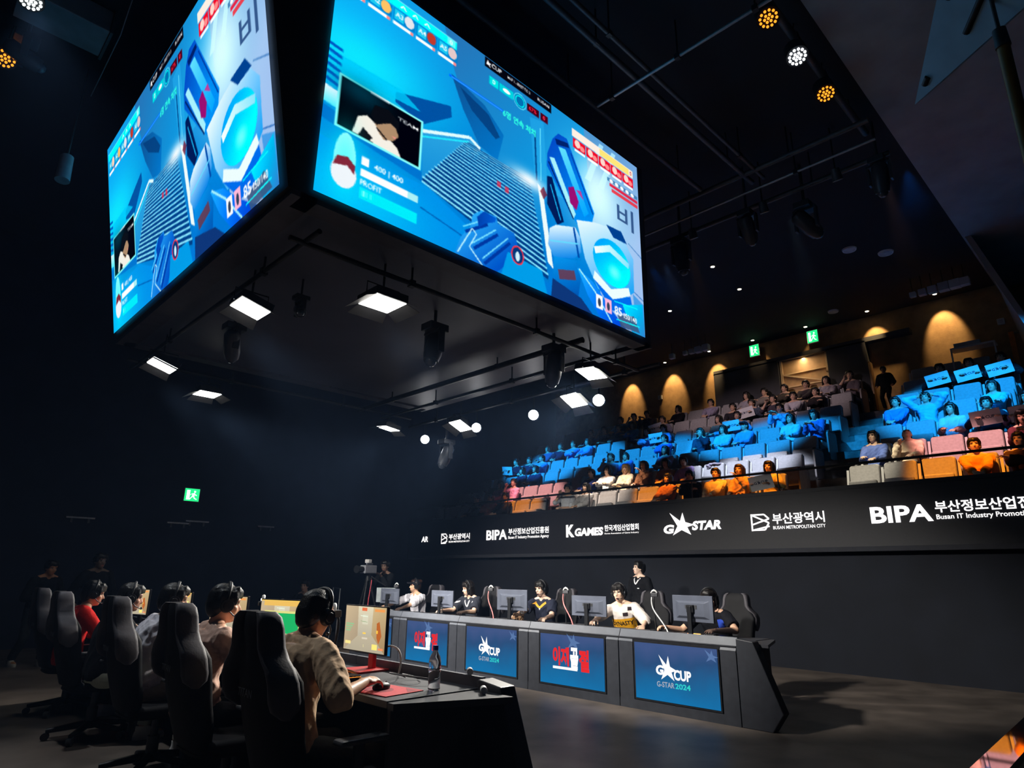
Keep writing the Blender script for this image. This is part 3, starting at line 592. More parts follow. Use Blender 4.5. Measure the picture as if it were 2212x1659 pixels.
MB().box((0, 0, 0.26), (0.03, 0.42, 0.26)).build('housing', pmat('monitor_pale', (0.30, 0.34, 0.36), 0.5), r, bevel=0.005); MB().cyl((0, 0, 0), (0, 0, 0.2), 0.02).cyl((0, 0, 0), (0, 0, 0.012), 0.09, n=20).build('stand', M_BLACK, r); r.location = (7.22, 10.72, .776)
near_mon = [(3.83, 'monitor with beige game picture beside the hand on the red mouse pad', SCR_BEIGE, 0.49), (5.02, 'monitor with a green box on yellow picture, behind the player in beige', SCR_GREEN, 0.5), (6.05, 'monitor with beige picture seen beside the face of the player in pale pink', SCR_BEIGE, 0.5), (7.40, 'monitor with a green box on yellow picture beside the player in white', SCR_GREEN, 0.5), (8.75, 'monitor with beige picture beyond the player in the black shirt', SCR_BEIGE, 0.5)]
for y, l, sc_, w in near_mon:
    m = monitor(l, gN, w, 0.285, 0.25, sc_, M_BLACK, M_RED if y < 4 else M_BLACK); m.location = (2.43, y, NZ); m.rotation_euler = (0, 0, PI+(0.0 if y < 4 else 0.25))

# ================================================================ things on the desks
def tube_thing(name, label, cat, pts, r, m, n=8, group=None):
    o = MB().tube(pts, r, n).build(name, m); return tag(o, label, cat, group)
def bez(p0, p1, p2, p3, n=14):
    p0, p1, p2, p3 = map(Vector, (p0, p1, p2, p3)); return [p0*(1-t)**3+3*p1*t*(1-t)**2+3*p2*t*t*(1-t)+p3*t**3 for t in [i/n for i in range(n+1)]]

r = thing('mouse_pad', 'bright red mouse pad under the hand of the player in beige', 'mouse pad', (2.135, 3.11, NZ), 0.12)
MB().box((0, 0, 0.002), (0.26, 0.29, 0.004)).build('pad', pmat('red_cloth', (0.62, 0.035, 0.05), 0.7, var=0.1, scale=40), r, bevel=0.0015)
MB().prism(ell(-0.02, 0.04, .075, .085), 0.0042, 0.0046, lambda a, b, h: (a, b, h)).prism([(0.03, -0.13), (0.11, -0.13), (0.11, -0.03)], 0.0042, 0.0046, lambda a, b, h: (a, b, h)).build('print', pmat('dark_red_print', (0.30, 0.015, 0.03), 0.7), r)
r = thing('mouse', 'black gaming mouse gripped by the player in beige', 'mouse', (2.125, 3.145, NZ+0.004), 0.2)
MB().ball((0, 0, 0.012), (0.06, 0.032, 0.024), 16).build('shell', M_BLACK, r); MB().cyl((0.028, -0.004, 0.03), (0.028, 0.004, 0.03), 0.009).build('wheel', M_GREY, r)
def bottle(label, loc_, cap=(0.02, 0.06, 0.45), group=None):
    r = thing('water_bottle', label, 'bottle', loc_, group=group)
    P = [(0.001, 0), (0.03, 0.0), (0.033, 0.01), (0.031, 0.03), (0.033, 0.05), (0.031, 0.075), (0.033, 0.10), (0.033, 0.14), (0.028, 0.165), (0.014, 0.19), (0.013, 0.205)]
    n = 20; MB().loft([[(a*math.cos(2*PI*k/n), a*math.sin(2*PI*k/n), z) for k in range(n)] for a, z in P], True, 0, True).build('body', pmat('clear_plastic', (0.92, 0.95, 1.0), 0.05, var=0.02, trans=0.92, ior=1.2), r)
    MB().cyl((0, 0, 0.198), (0, 0, 0.222), 0.0155, n=16).build('cap', pmat('cap_%d' % int(cap[2]*100), cap, 0.4), r)
    MB().tube([(0.0325*math.cos(a), 0.0325*math.sin(a), 0.10) for a in [2*PI*k/20 for k in range(21)]], 0.0028, 6).build('band', M_WHITEP, r)
    return r
bottle('clear water bottle with blue cap standing near the desk corner', (2.34, 2.97, NZ))
for x, y, l in ((7.15, 8.98, 'clear water bottle before the player in dark grey'), (7.2, 7.12, 'small water bottle before the player with yellow collar')):
    bottle(l, (x, y, 0.778))
bottle('water bottle beside the neck of the player in pale pink', (2.33, 6.55, NZ))
r = thing('keyboard', 'black keyboard glowing orange left of the red mouse pad', 'keyboard', (2.17, 3.66, NZ), -0.10)
MB().box((0, 0, 0.010), (0.13, 0.34, 0.02)).build('case', M_BLACK, r, bevel=0.004)
kb = MB()
for i in range(5):
    for j in range(14): kb.box((-0.048+i*0.024, -0.155+j*0.0238, 0.024), (0.019, 0.019, 0.009))
kb.build('keys', M_DKGREY, r); MB().box((0, 0, 0.0205), (0.122, 0.332, 0.002)).build('backlight', emat('key_orange', (1.0, 0.30, 0.04), 2.2), r)
r = thing('keyboard', 'keyboard with orange light bar before the player at the desk end', 'keyboard', (6.98, 4.05, 0.778), 0.1)
MB().box((0, 0, 0.010), (0.13, 0.36, 0.02)).build('case', M_BLACK, r, bevel=0.004); MB().box((-0.06, 0.06, 0.024), (0.01, 0.15, 0.010)).build('light_bar', emat('bar_orange', (1.0, 0.32, 0.06), 5.0), r); 
kb = MB()
for i in range(5):
    for j in range(14): kb.box((-0.04+i*0.024, -0.155+j*0.0238, 0.024), (0.019, 0.019, 0.009))
kb.build('keys', M_DKGREY, r)
for y, l in ((5.75, 'keyboard before the player in white and yellow'), (7.2, 'keyboard before the player with yellow collar'), (8.9, 'keyboard before the player in dark grey'), (10.4, 'white keyboard before the capped player')):
    q = dup(r, (7.0, y, 0.778), 0.0, l)
    for c in q.children:
        if c.name.startswith('light_bar'): bpy.data.objects.remove(c)
        elif y == 10.4: recolor(c, M_WHITEP)
tube_thing('cable', 'white cable curving up beside the beige game monitor', 'cable', bez((2.48, 3.50, NZ+.004), (2.52, 3.48, .98), (2.50, 3.60, 1.0), (2.47, 3.70, 0.95)), 0.006, M_WHITEP)
tube_thing('cable', 'thin dark coiled cable behind the water bottle', 'cable', [(2.40+0.06*math.cos(a)+0.004*a, 3.40+0.09*math.sin(a)-0.015*a, NZ+.006+0.03*abs(math.sin(a*.5))) for a in [i*0.35 for i in range(34)]], 0.0035, M_DKGREY, 6)
E_LED = emat('led_spark', (1, 0.98, 1.0), 14.0)
def desk_cam(label, loc_, rz, h=0.38, led=True, base=True, col=None):
    r = thing('player_camera', label, 'camera on arm', loc_, rz, 'player cameras on desk arms')
    if base: MB().cyl((0, 0, 0), (0, 0, 0.012), 0.075, n=24).build('base', M_BLACK, r, bevel=0.003)
    MB().tube(bez((0, 0, 0.01), (0, 0, h*.6), (-0.04, 0.02, h*.8), (0.0, 0.0, h)), 0.009, 8).build('arm', M_BLACK, r)
    MB().box((0.0, 0, h), (0.05, 0.08, 0.045)).cyl((0.02, 0, h), (0.055, 0, h), 0.018).build('camera_body', M_DKGREY, r, bevel=0.006)
    MB().tube([(.02, .05-.02*k, h+.02+.035*math.sin(k*.75)) for k in range(5)], [.004, .011, .015, .012, .006], 8).build('white_hood', M_WHITEP, r)
    if led: MB().ball((0.02, -0.055, h+0.028), 0.013, 10).build('lamp', E_LED, r)
    return r
desk_cam('camera arm with white lamp beside the beige game monitor', (2.40, 4.14, NZ), PI*.9, 0.33)
desk_cam('camera arm with white lamp left of the green box monitor', (2.45, 5.36, NZ), PI*.9, 0.35)
gC = 'pink cables hanging from the camera arms'
for y, l in ((10.45, 'the capped player'), (7.86, 'the player in dark grey'), (6.3, 'the player with yellow collar'), (4.83, 'the player in white and yellow')):
    q = desk_cam('slim camera arm with white tip beside %s' % l, (7.25, y, 0.778), 0.4, 0.42, False); q['label'] = 'slim camera arm with white tip beside %s' % l
    if y < 10: tube_thing('cable', '%s cable drooping from the camera arm beside %s' % ('white' if y < 5 else 'pink', l), 'cable', bez((7.22, y+.02, 1.17), (7.2, y+.05, 1.0), (7.15, y-.15, 0.95), (7.02, y-.32, 0.785)), 0.008, pmat('pink_cable', (0.75, 0.22, 0.22), 0.5) if y > 5 else M_WHITEP, 8, gC)
M_BRUSH = pmat('fleece_brown', (0.30, 0.17, 0.09), 0.95, var=0.5, scale=40, bump=0.5)
# ================================================================ stage lights under the cube
E_PANEL = emat('panel_diffuser', (1.0, 0.97, 0.90), 22.0)
E_ROUND = emat('fresnel_lens', (0.96, 0.97, 1.0), 30.0)
M_DOOR = pmat('barn_door', (0.045, 0.045, 0.048), 0.55, 0.3, var=0.15)
gP = 'soft panel lights hung under the cube'
def panel_light(label, p, rx=0.0, ry=0.0, w=0.30, d=0.30, doors=(1, 1, 1, 1), hang=0.43):
    r = thing('panel_light', label, 'stage light', p, 0, gP)
    R = Matrix.Rotation(rx, 3, 'X') @ Matrix.Rotation(ry, 3, 'Y')
    def T(mb): mb.v = [tuple(R @ Vector(v)) for v in mb.v]; return mb
    T(MB().box((0, 0, 0.045), (w+0.03, d+0.03, 0.08)).box((0, 0, 0.10), (w*.6, d*.5, 0.05))).build('housing', M_BLACK, r, bevel=0.005)
    T(MB().box((0, 0, 0.0), (w, d, 0.008))).build('diffuser', E_PANEL, r)
    for i, (sx, sy) in enumerate(((1, 0), (-1, 0), (0, 1), (0, -1))):
        if not doors[i]: continue
        L = 0.15; a = 1.12
        if sx: P = [(sx*w/2, -d/2, 0), (sx*w/2, d/2, 0), (sx*(w/2+L*math.sin(a)), d*.62, -L*math.cos(a)), (sx*(w/2+L*math.sin(a)), -d*.62, -L*math.cos(a))]
        else: P = [(-w/2, sy*d/2, 0), (w/2, sy*d/2, 0), (w*.62, sy*(d/2+L*math.sin(a)), -L*math.cos(a)), (-w*.62, sy*(d/2+L*math.sin(a)), -L*math.cos(a))]
        n = Vector((sx, sy, .4))*0.004
        mb = MB(); mb.add([Vector(q) for q in P]+[Vector(q)+n for q in P], [(0, 1, 2, 3), (7, 6, 5, 4), (0, 4, 5, 1), (1, 5, 6, 2), (2, 6, 7, 3), (3, 7, 4, 0)])
        T(mb).build('barn_door', M_DOOR, r)
    MB().tube([(-w/2-.02, 0, 0.05), (-w/2-.02, 0, 0.18), (w/2+.02, 0, 0.18), (w/2+.02, 0, 0.05)], 0.008, 6).cyl((0, 0, 0.17), (0, 0, hang), 0.012, n=8).build('yoke', M_BLACK, r)
    return r
PZ = 3.95
panel_light('glowing panel light with open flap, under the screen beside its lower edge', (2.30, 6.15, PZ), 0.0, 0.25, doors=(0, 0, 1, 1))
panel_light('largest glowing square panel light, below the corner of the two screens', (3.16, 5.08, PZ), 0.0, 0.0, doors=(1, 1, 1, 1), d=0.33, w=0.33)
panel_light('small glowing panel light with flap, closest to the far screen edge', (2.29, 8.82, PZ), 0.0, 0.3, doors=(0, 0, 1, 1))
panel_light('glowing panel light with hanging flap above the green exit sign', (3.22, 9.83, PZ), 0.0, 0.0, doors=(1, 1, 1, 0))
panel_light('thin glowing panel light alone before the black wall, no lamp beside it', (6.41, 9.80, PZ), 0.12, 0.12, doors=(1, 1, 0, 0))
panel_light('glowing panel light at the cube corner above the brightest round lamp', (6.34, 5.03, PZ), 0.1, 0.25, doors=(1, 0, 0, 1))
panel_light('glowing panel light with flap between two small round lamps', (7.16, 8.65, PZ), 0.0, 0.40, doors=(1, 0, 1, 0))
panel_light('glowing panel light with wide flaps beside the brightest round lamp', (7.21, 6.06, PZ), 0.0, 0.42, doors=(1, 0, 1, 1))
for a, b, w in (((2.30, 6.15, 3.70), (7.7, 8.2, 1.0), 1900), ((3.16, 5.08, 3.70), (7.7, 4.6, 1.0), 1500), ((2.29, 8.82, 3.70), (7.7, 9.8, 1.0), 1500), ((3.22, 9.83, 3.70), (7.7, 7.0, 1.0), 1500),
                ((6.34, 5.03, 3.70), (2.0, 3.4, 1.0), 1150), ((7.21, 6.06, 3.70), (1.9, 4.9, 1.0), 1150), ((7.16, 8.65, 3.70), (1.9, 6.4, 1.0), 950), ((6.41, 9.80, 3.70), (1.9, 8.2, 1.0), 600)):
    spot('panel_beam', a, b, w, (1.0, .95, .86), 52, .7, .15)
gR = 'round spot lamps over the far desk'
for p, l, s_ in (((7.31, 5.67, PZ-.05), 'brightest round lamp, before the brown lit wall', 0.085), ((7.31, 7.00, PZ-.05), 'round lamp hanging alone between two panel lights', 0.08), ((7.30, 8.38, PZ-.05), 'round lamp right beside a flapped panel light', 0.08), ((7.31, 9.88, PZ-.05), 'smallest round lamp, farthest along the pipe', 0.08)):
    r = thing('spot_lamp', l, 'stage light', p, 0, gR)
    d = Vector((-7.3, -p[1]*.9, -2.2)).normalized()
    MB().tube([Vector((0, 0, 0)), -d*0.20, -d*0.26], [s_+.012, s_+.012, s_*.6], 20).build('can', M_BLACK, r)
    e_ = d.orthogonal().normalized(); f_ = d.cross(e_)
    MB().loft([[d*(0.002+0.03*(1-q*q))+ (e_*math.cos(a)+f_*math.sin(a))*s_*q for a in [2*PI*i/20 for i in range(20)]] for q in (1.0, .75, .5, .2)]).build('lens', E_ROUND, r)
    MB().cyl(-d*0.12, -d*0.12+Vector((0, 0, .30)), 0.012, n=8).box(-d*.12+Vector((0, 0, .03)), (.03, .2, .02)).build('yoke', M_BLACK, r)

# pipes of the rig below the cube
gB = 'black rig pipes under the cube'
def pipe(label, a, b, r=0.025, m=None, group=gB, hang=()):
    c = (Vector(a)+Vector(b))/2
    o = thing('rig_pipe', label, 'rig pipe', c, 0, group)
    MB().cyl(Vector(a)-c, Vector(b)-c, r, n=10).build('pipe', m or M_BLACK, o)
    if hang:
        for h, top in hang:
            p = Vector(a).lerp(Vector(b), h)-c
            MB().cyl(p, p+Vector((0, 0, top-(c.z+p.z))), 0.012, n=6).box(p, (0.06, 0.06, 0.07)).build('hanger', M_BLACK, o)
    return o
pipe('black rig pipe under the edge of the larger screen', (2.1, 4.95, 4.2), (7.3, 4.95, 4.2), hang=((.25, 4.38), (.6, 4.38), (.9, 4.38)))
pipe('black rig pipe under the edge of the narrower screen', (2.25, 4.7, 4.22), (2.25, 10.2, 4.22), hang=((.2, 4.38), (.7, 4.38)))
pipe('black rig pipe carrying the four round lamps', (7.3, 4.6, 4.22), (7.3, 10.4, 4.22), hang=((.1, 4.6), (.5, 4.6), (.85, 4.6)))
pipe('black rig pipe crossing below the middle of the cube', (5.9, 4.8, 4.24), (5.9, 10.0, 4.24), 0.04, hang=((.3, 4.38), (.8, 4.38)))
pipe('second black rig pipe below the cube, lower and thinner', (6.35, 4.7, 4.16), (6.35, 9.9, 4.16), 0.022, hang=((.35, 4.38), (.7, 4.38)))
pipe('black rig pipe above the panel light over the exit sign', (2.1, 9.8, 4.22), (6.9, 9.8, 4.22), hang=((.3, 4.38), (.7, 4.38)))
def mover(name, label, p, aim, s_=1.0, group='black moving head lamps', m=None, hang=None):
    """moving head: base, yoke arms and a drum head"""
    r = thing(name, label, 'moving head lamp', p, 0, group)
    m = m or M_BLACK
    MB().box((0, 0, 0.0), (0.26*s_, 0.2*s_, 0.09*s_)).build('base', m, r, bevel=0.01)
    MB().box((0, 0.13*s_, -0.17*s_), (0.08*s_, 0.03*s_, 0.30*s_)).box((0, -0.13*s_, -0.17*s_), (0.08*s_, 0.03*s_, 0.30*s_)).box((0, 0, -0.055*s_), (0.10*s_, 0.29*s_, 0.03*s_)).build('yoke', m, r, bevel=0.006)
    d = Vector(aim).normalized(); c = Vector((0, 0, -0.24*s_))
    MB().tube([c-d*0.2*s_, c-d*0.15*s_, c+d*0.10*s_, c+d*0.20*s_], [0.06*s_, 0.10*s_, 0.105*s_, 0.085*s_], 18).build('head', m, r)
    MB().ball(c+d*0.20*s_, 0.07*s_, 12).build('lens', pmat('dark_lens', (0.05, 0.06, 0.08), 0.1, var=0.05), r)
    if hang: MB().cyl((0, 0, 0.03), (0, 0, hang), 0.02*s_, n=8).build('clamp', m, r)
    return r
M_MOV = pmat('moving_head_grey', (0.045, 0.05, 0.062), 0.4, 0.2, var=0.15)
mover('moving_head', 'black moving head lamp hanging under the cube beside the big panel light', (4.25, 5.66, 4.16), (-.35, -.2, -1), 1.0, m=M_MOV, hang=.22)
mover('moving_head', 'black moving head lamp at the cube corner by the long pipes', (5.75, 5.15, 4.16), (.3, .5, -1), 1.0, m=M_MOV, hang=.22)
mover('moving_head', 'black moving head lamp near the panel light by the narrower screen', (2.6, 7.35, 4.16), (.3, .6, -.6), .9, m=M_MOV, hang=.22)
mover('moving_head', 'black moving head lamp under the corner between the two screens', (2.75, 6.0, 4.16), (-.3, -.9, -.5), .6, m=M_MOV, hang=.22)
mover('moving_head', 'black moving head lamp hanging low beyond the smallest round lamps', (7.3, 9.2, 3.75), (-.3, .2, -1), 1.0, m=M_MOV, hang=.45)

# ================================================================ rig and ceiling over the stage and the stand
gT = 'dark ceiling rig pipes'
def rail2(label, a, b, m=M_DKGREY, r=0.04): return pipe(label, a, b, r, m, gT, hang=((.1, 8.0), (.5, 8.0), (.9, 8.0)))
rail2('dark ceiling pipe closest to the upper edge of the larger screen', (2.0, 4.46, 7.5), (8.6, 4.46, 7.5))
rail2('dark ceiling pipe running toward the stand, first of the close pair', (1.0, 3.77, 7.5), (9.0, 3.77, 7.5))
rail2('dark ceiling pipe running toward the stand, second of the close pair', (1.0, 3.58, 7.5), (9.0, 3.58, 7.5), r=0.03)
rail2('dark ceiling pipe crossing above the larger screen corner', (5.82, 1.95, 7.45), (5.82, 4.4, 7.45), M_GREY, 0.022)
rail2('ceiling pipe holding the row of lamps over the stand front', (8.70, 1.95, 7.5), (8.70, 13.0, 7.5))
rail2('lower ceiling pipe carrying the moving head lamps', (9.56, 1.95, 7.42), (9.56, 13.0, 7.42))
rail2('thin ceiling pipe below the row of stand lamps', (8.90, 1.95, 7.30), (8.90, 13.0, 7.30), M_GREY, 0.02)
rail2('dark ceiling truss pipe above the three coloured LED lamps', (3.0, 2.17, 7.78), (9.4, 2.17, 7.78), r=0.05)
gM = 'moving head lamps over the stand front'
for p, l, aim, s_ in (((9.2, 4.0, 7.1), 'dark moving head lamp hanging between the two ceiling pipes', (.7, .1, -.7), 1.1), ((9.5, 5.4, 7.25), 'dark moving head lamp beside the top corner of the cube', (.2, 0, -1), 1.25), ((9.8, 3.3, 7.2), 'dark tilted moving head lamp left of the ceiling discs', (.8, -.4, -.6), 1.25), ((9.5, 2.1, 7.3), 'dark moving head lamp at the end by the grey bulkhead', (.3, .1, -1), 1.1)):
    mover('moving_head', l, p, aim, s_, gM, M_MOV, 8.0-p[2])
for p, l in (((9.2, 5.0, 7.25), 'small dark spot lamp beside the second moving head'), ((9.25, 3.75, 7.25), 'small dark spot lamp with pale rim on the pipe'), ((9.2, 2.6, 7.28), 'small dark spot lamp beyond the coloured lamps')):
    r = thing('spot_lamp', l, 'stage light', p, 0, 'small spot lamps over the stand')
    MB().tube([(0, 0, 0), (0.06, 0.0, -0.16)], [0.06, 0.075], 14).build('can', M_DKGREY, r); MB().cyl((0, 0, 0), (0, 0, 8.0-p[2]), 0.012, n=6).build('hanger', M_BLACK, r)
    MB().tube([(0.061, 0.0, -0.162), (0.064, 0, -0.168)], [0.075, 0.07], 14).build('rim', M_GREY, r)
# LED lamps with round clusters of lenses
def par(label, p, col, strength, aim, s_=1.0, wash=None):
    r = thing('led_lamp', label, 'LED stage light', p, 0, 'round LED cluster lamps on the ceiling')
    d = Vector(aim).normalized(); e_ = d.orthogonal().normalized(); f_ = d.cross(e_)
    MB().tube([-d*0.26*s_, -d*0.2*s_, Vector((0, 0, 0))], [0.09*s_, 0.125*s_, 0.13*s_], 22).build('can', M_BLACK, r)
    mb = MB()
    for n, rad in ((1, 0), (6, .042), (12, .090)):
        for i in range(n):
            a = 2*PI*i/n+(0.2 if n == 12 else 0)
            mb.ball(d*0.004+(e_*math.cos(a)+f_*math.sin(a))*rad*s_, 0.0165*s_, 8)
    mb.build('lenses', emat('par_'+''.join('%02x' % int(c*255) for c in col), col, strength), r)
    MB().tube([e_*0.15*s_-d*.1, e_*0.16*s_-d*.3, -e_*0.16*s_-d*.3, -e_*0.15*s_-d*.1], 0.012*s_, 6).cyl(-d*.3, (0, 0, 8.0-p[2]), 0.014, n=6).build('yoke', M_BLACK, r)
    return r
AIM = (-.35, -.25, -1)
par('orange LED lamp, uppermost of the three by the bulkhead', (6.10, 2.17, 7.5), (1.0, 0.30, 0.02), 1.8, AIM)
par('white LED lamp between two orange ones by the bulkhead', (6.89, 2.17, 7.5), (0.9, 0.95, 1.0), 9.0, AIM)
par('orange LED lamp, lowest of the three by the bulkhead', (7.78, 2.17, 7.5), (1.0, 0.30, 0.02), 1.8, AIM)
par('orange LED lamp at the ceiling beyond the narrower screen', (0.02, 9.13, 7.5), (1.0, 0.30, 0.02), 1.8, (.1, -.8, -.7))
spot('led_beam', (0.12, 7.8, 7.4), (1.5, 5.2, .9), 600, (.92, .97, 1.0), 46, .7, .1)
par('white LED lamp high above the orange lamp beyond the narrower screen', (0.09, 7.88, 7.5), (0.9, 1.0, 0.95), 9.0, (.1, -.3, -1))
# ceiling fittings over the stand
for (x, y), l, s_ in (((13.38, 3.74), 'pale round ceiling speaker beyond the moving heads', .14), ((14.05, 3.25), 'pale oval ceiling disc seen almost edge on', .15), ((16.5, 5.2), 'pale round ceiling disc above the exit signs', .13)):
    r = thing('ceiling_speaker', l, 'ceiling speaker', (x, y, 8.0), 0, 'round ceiling speakers')
    MB().cyl((0, 0, 0), (0, 0, -0.03), s_, s_*.92, 24).build('rim', M_WHITEP, r)
    MB().cyl((0, 0, -0.03), (0, 0, -0.034), s_*.8, n=24).build('grille', pmat('speaker_grille', (.45, .45, .46), .7), r)
M_BOXG = pmat('pale_box', (0.55, 0.56, 0.60), 0.6, var=0.05)
for i, y in enumerate((3.26, 3.07, 2.875, 2.66, 2.45, 2.27)):
    s_ = (.13, .16, .18, .21, .21, .19)[i]
    r = thing('ceiling_box', 'pale square box lamp, %s from the stair side in the row of six' % ('first', 'second', 'third', 'fourth', 'fifth', 'sixth')[i], 'box lamp', (15.78, y, 7.6), 0, 'row of six pale box lamps')
    MB().box((0, 0, 0), (s_*.8, s_*.95, s_*.9)).build('housing', M_BOXG, r, bevel=.008); MB().cyl((0, 0, s_*.4), (0, 0, 0.4), 0.01, n=6).build('stem', M_BLACK, r)
for i, y in enumerate((9.48, 9.05, 8.84, 8.63, 8.39)):
    s_ = (.16, .13, .15, .19, .2)[i]
    r = thing('ceiling_box', 'pale square box lamp, %s from the cube in the row of five' % ('first', 'second', 'third', 'fourth', 'fifth')[i], 'box lamp', (15.74, y, 7.6), 0, 'row of five pale box lamps')
    MB().box((0, 0, 0), (s_*.8, s_*.95, s_*.9)).build('housing', M_BOXG, r, bevel=.008); MB().cyl((0, 0, s_*.4), (0, 0, 0.4), 0.01, n=6).build('stem', M_BLACK, r)
E_DOWN = emat('downlight_glow', (1.0, 0.86, 0.62), 12.0)
WARM = (1.0, 0.66, 0.30)
def downlight(label, x, y, wash=True):
    r = thing('downlight', label, 'downlight', (x, y, 8.0), 0, 'small ceiling downlights')
    MB().tube([(0, 0, 0), (0, 0, -0.02)], [0.075, 0.065], 18).build('ring', M_DKGREY, r)
    MB().cyl((0, 0, -0.02), (0, 0, -0.023), 0.042, n=16).build('bulb', E_DOWN, r)
    if wash: spot('downlight_beam', (x-.03, y, 7.95), (17.5, y, 7.25), wash if wash > 1 else 115, WARM, 54, 0.55, 0.03)
for i, y in enumerate((12.15, 10.55, 9.0)):
    downlight('downlight over the brown wall, %s from the cube' % ('first', 'second', 'third')[i], 17.06, y)
downlight('downlight above the exit sign on the dark booth', 17.06, 7.63, 14); downlight('downlight above the exit sign over the lit doorway', 17.06, 6.13, 14)
d = bpy.data.lights.new('doorway_fill', 'AREA'); d.energy = 9; d.color = (1, .74, .46); d.shape = 'RECTANGLE'; d.size = 1.1; d.size_y = .06  # added strip standing in for light from the room beyond the door
o = bpy.data.objects.new('doorway_fill', d); COL.objects.link(o); o.location = (17.27, 6.41, 7.22); o.rotation_euler = (Vector((17.42, 6.41, 6.3))-o.location).to_track_quat('-Z', 'X').to_euler()
downlight('downlight over the brown wall beside the doorway booth', 17.06, 4.58); downlight('downlight under the row of six box lamps', 17.06, 3.08); downlight('downlight at the wall end by the bulkhead', 17.06, 1.75)
for x, y, l in ((12.1, 6.14, 'tiny ceiling light closest to the stand front'), (13.59, 6.27, 'tiny ceiling light between the speaker and the cube'), (13.58, 8.16, 'tiny ceiling light beside the cube')):
    downlight(l, x, y, False)
# exit signs
def exit_sign(label, p, face, w=0.30, h=0.36, st=2.6):
    """face: unit vector the sign looks along"""
    rz = math.atan2(face[1], face[0]); r = thing('exit_sign', label, 'exit sign', p, rz, 'green emergency exit signs')
    MB().box((-0.03, 0, 0), (0.06, w, h)).build('case', M_WHITEP, r, bevel=0.006)
    if p[0] > 17: MB().box((-0.15, 0, 0), (0.19, .08, .08)).build('bracket', M_BLACK, r)
    MB().quad((0.003, -w*.46, -h*.46), (0.003, w*.46, -h*.46), (0.003, w*.46, h*.46), (0.003, -w*.46, h*.46)).build('panel', emat('exit_green', lin('18b060'), st), r)
    mb = MB()
    def P(pts): mb.add([(0.006, a*w*.9, b*h*.9) for a, b in pts], [list(range(len(pts)))])
    P([(-.38, -.4), (-.38, .38), (-.16, .38), (-.16, -.4)]); P([(.02, .12), (.2, .16), (.16, -.12), (.0, -.14)]); P([(.12, .2), (.24, .2), (.24, .34), (.12, .34)]); P([(.0, .1), (.06, .16), (-.1, .04), (-.14, -.04)]); P([(.16, .1), (.34, .0), (.32, -.06), (.15, .02)]); P([(.0, -.12), (.1, -.12), (-.06, -.28), (-.12, -.4), (-.2, -.38)]); P([(.08, -.12), (.16, -.1), (.22, -.26), (.36, -.32), (.34, -.38), (.16, -.3)])
    mb.build('running_figure', emat('exit_white', (0.85, 1, 0.9), 2.2), r)
    return r
exit_sign('green exit sign on the black far wall', (5.11, 15.58, 3.08), (0, -1), 0.34, 0.30)
exit_sign('green exit sign on the dark booth, lower of the two over the stand', (17.26, 7.70, 7.74), (-1, 0))
exit_sign('green exit sign above the lit doorway', (17.26, 6.05, 7.74), (-1, 0))
for p, l in (((17.46, 11.04, 7.0), 'small pale switch box on the brown wall beside the first cones of light'), ((17.46, 2.0, 7.09), 'small pale box on the brown wall by the bulkhead')):
    r = thing('wall_box', l, 'wall box', p); MB().box((0, 0, 0), (0.07, 0.14, 0.14)).build('case', M_WHITEP, r, bevel=.01); MB().box((-.037, 0, 0), (.006, .09, .09)).build('cover', M_BOXG, r)
r = thing('wall_lamp', 'small round brass lamp low on the brown wall above the stand', 'wall lamp', (17.44, 11.65, 5.95)); MB().ball((0, 0, 0), (.06, .09, .09), 14).build('globe', pmat('brass', (.7, .45, .16), .3, .6), r); MB().cyl((0.0, 0, 0), (0.06, 0, 0), 0.03).build('mount', M_BLACK, r); MB().ball((-.05, .02, .01), .03, 10).build('bulb', emat('brass_glow', (1, .75, .4), 1.5), r)
for p, w, l in (((3.05, 15.56, 2.43), .5, 'dim metal bracket on the far wall near the ground staff'), ((4.9, 15.56, 2.44), .45, 'dim metal bracket on the far wall below the exit sign'), ((5.3, 15.56, 2.5), .5, 'upper dim metal bracket below the exit sign'), ((6.9, 15.56, 2.48), .4, 'dim metal bracket on the far wall near the dark seated person')):
    r = thing('wall_bracket', l, 'wall bracket', p, 0, 'metal brackets on the far wall'); MB().box((0, 0, 0), (w, 0.05, 0.03)).build('bar', M_GREY, r); MB().box((-w*.3, .02, -.05), (.04, .04, .09)).build('foot', M_DKGREY, r); MB().box((w*.3, .02, -.05), (.04, .04, .09)).build('foot', M_DKGREY, r)
# fittings high above, beyond the narrower screen
r = thing('air_duct', 'dark blue-grey duct box on the ceiling beyond the narrower screen', 'air duct', (0.42, 8.25, 7.84)); MB().box((0, 0, 0), (0.9, 0.55, 0.30)).build('duct', pmat('duct_metal', (.16, .17, .19), .5, .3, scale=4), r, bevel=.01); MB().box((.46, 0, 0), (.03, .6, .34)).build('flange', M_DKGREY, r)
mover('moving_head', 'dark moving head lamp beside the orange lamp beyond the narrower screen', (0.16, 8.85, 7.7), (.8, .1, -.2), 1.0, 'lamps beyond the narrower screen', M_MOV, .30)
r = thing('spot_lamp', 'dim long spot lamp hanging below the ceiling beyond the narrower screen', 'stage light', (0.87, 9.3, 6.6), 0, 'lamps beyond the narrower screen'); MB().tube([(0, 0, 0), (0, -.05, -.38)], [.075, .085], 16).build('can', pmat('spot_can', (.10, .12, .15), .5), r); MB().cyl((0, 0, 0), (0, 0, 1.4), .012, n=6).build('hanger', M_BLACK, r)
tube_thing('cable', 'thin taut pale wire beside the top of the narrower screen', 'cable', [(0.96, 9.28, 7.6), (0.955, 7.84, 7.62), (0.955, 7.5, 7.99)], .006, M_GREY, 6)
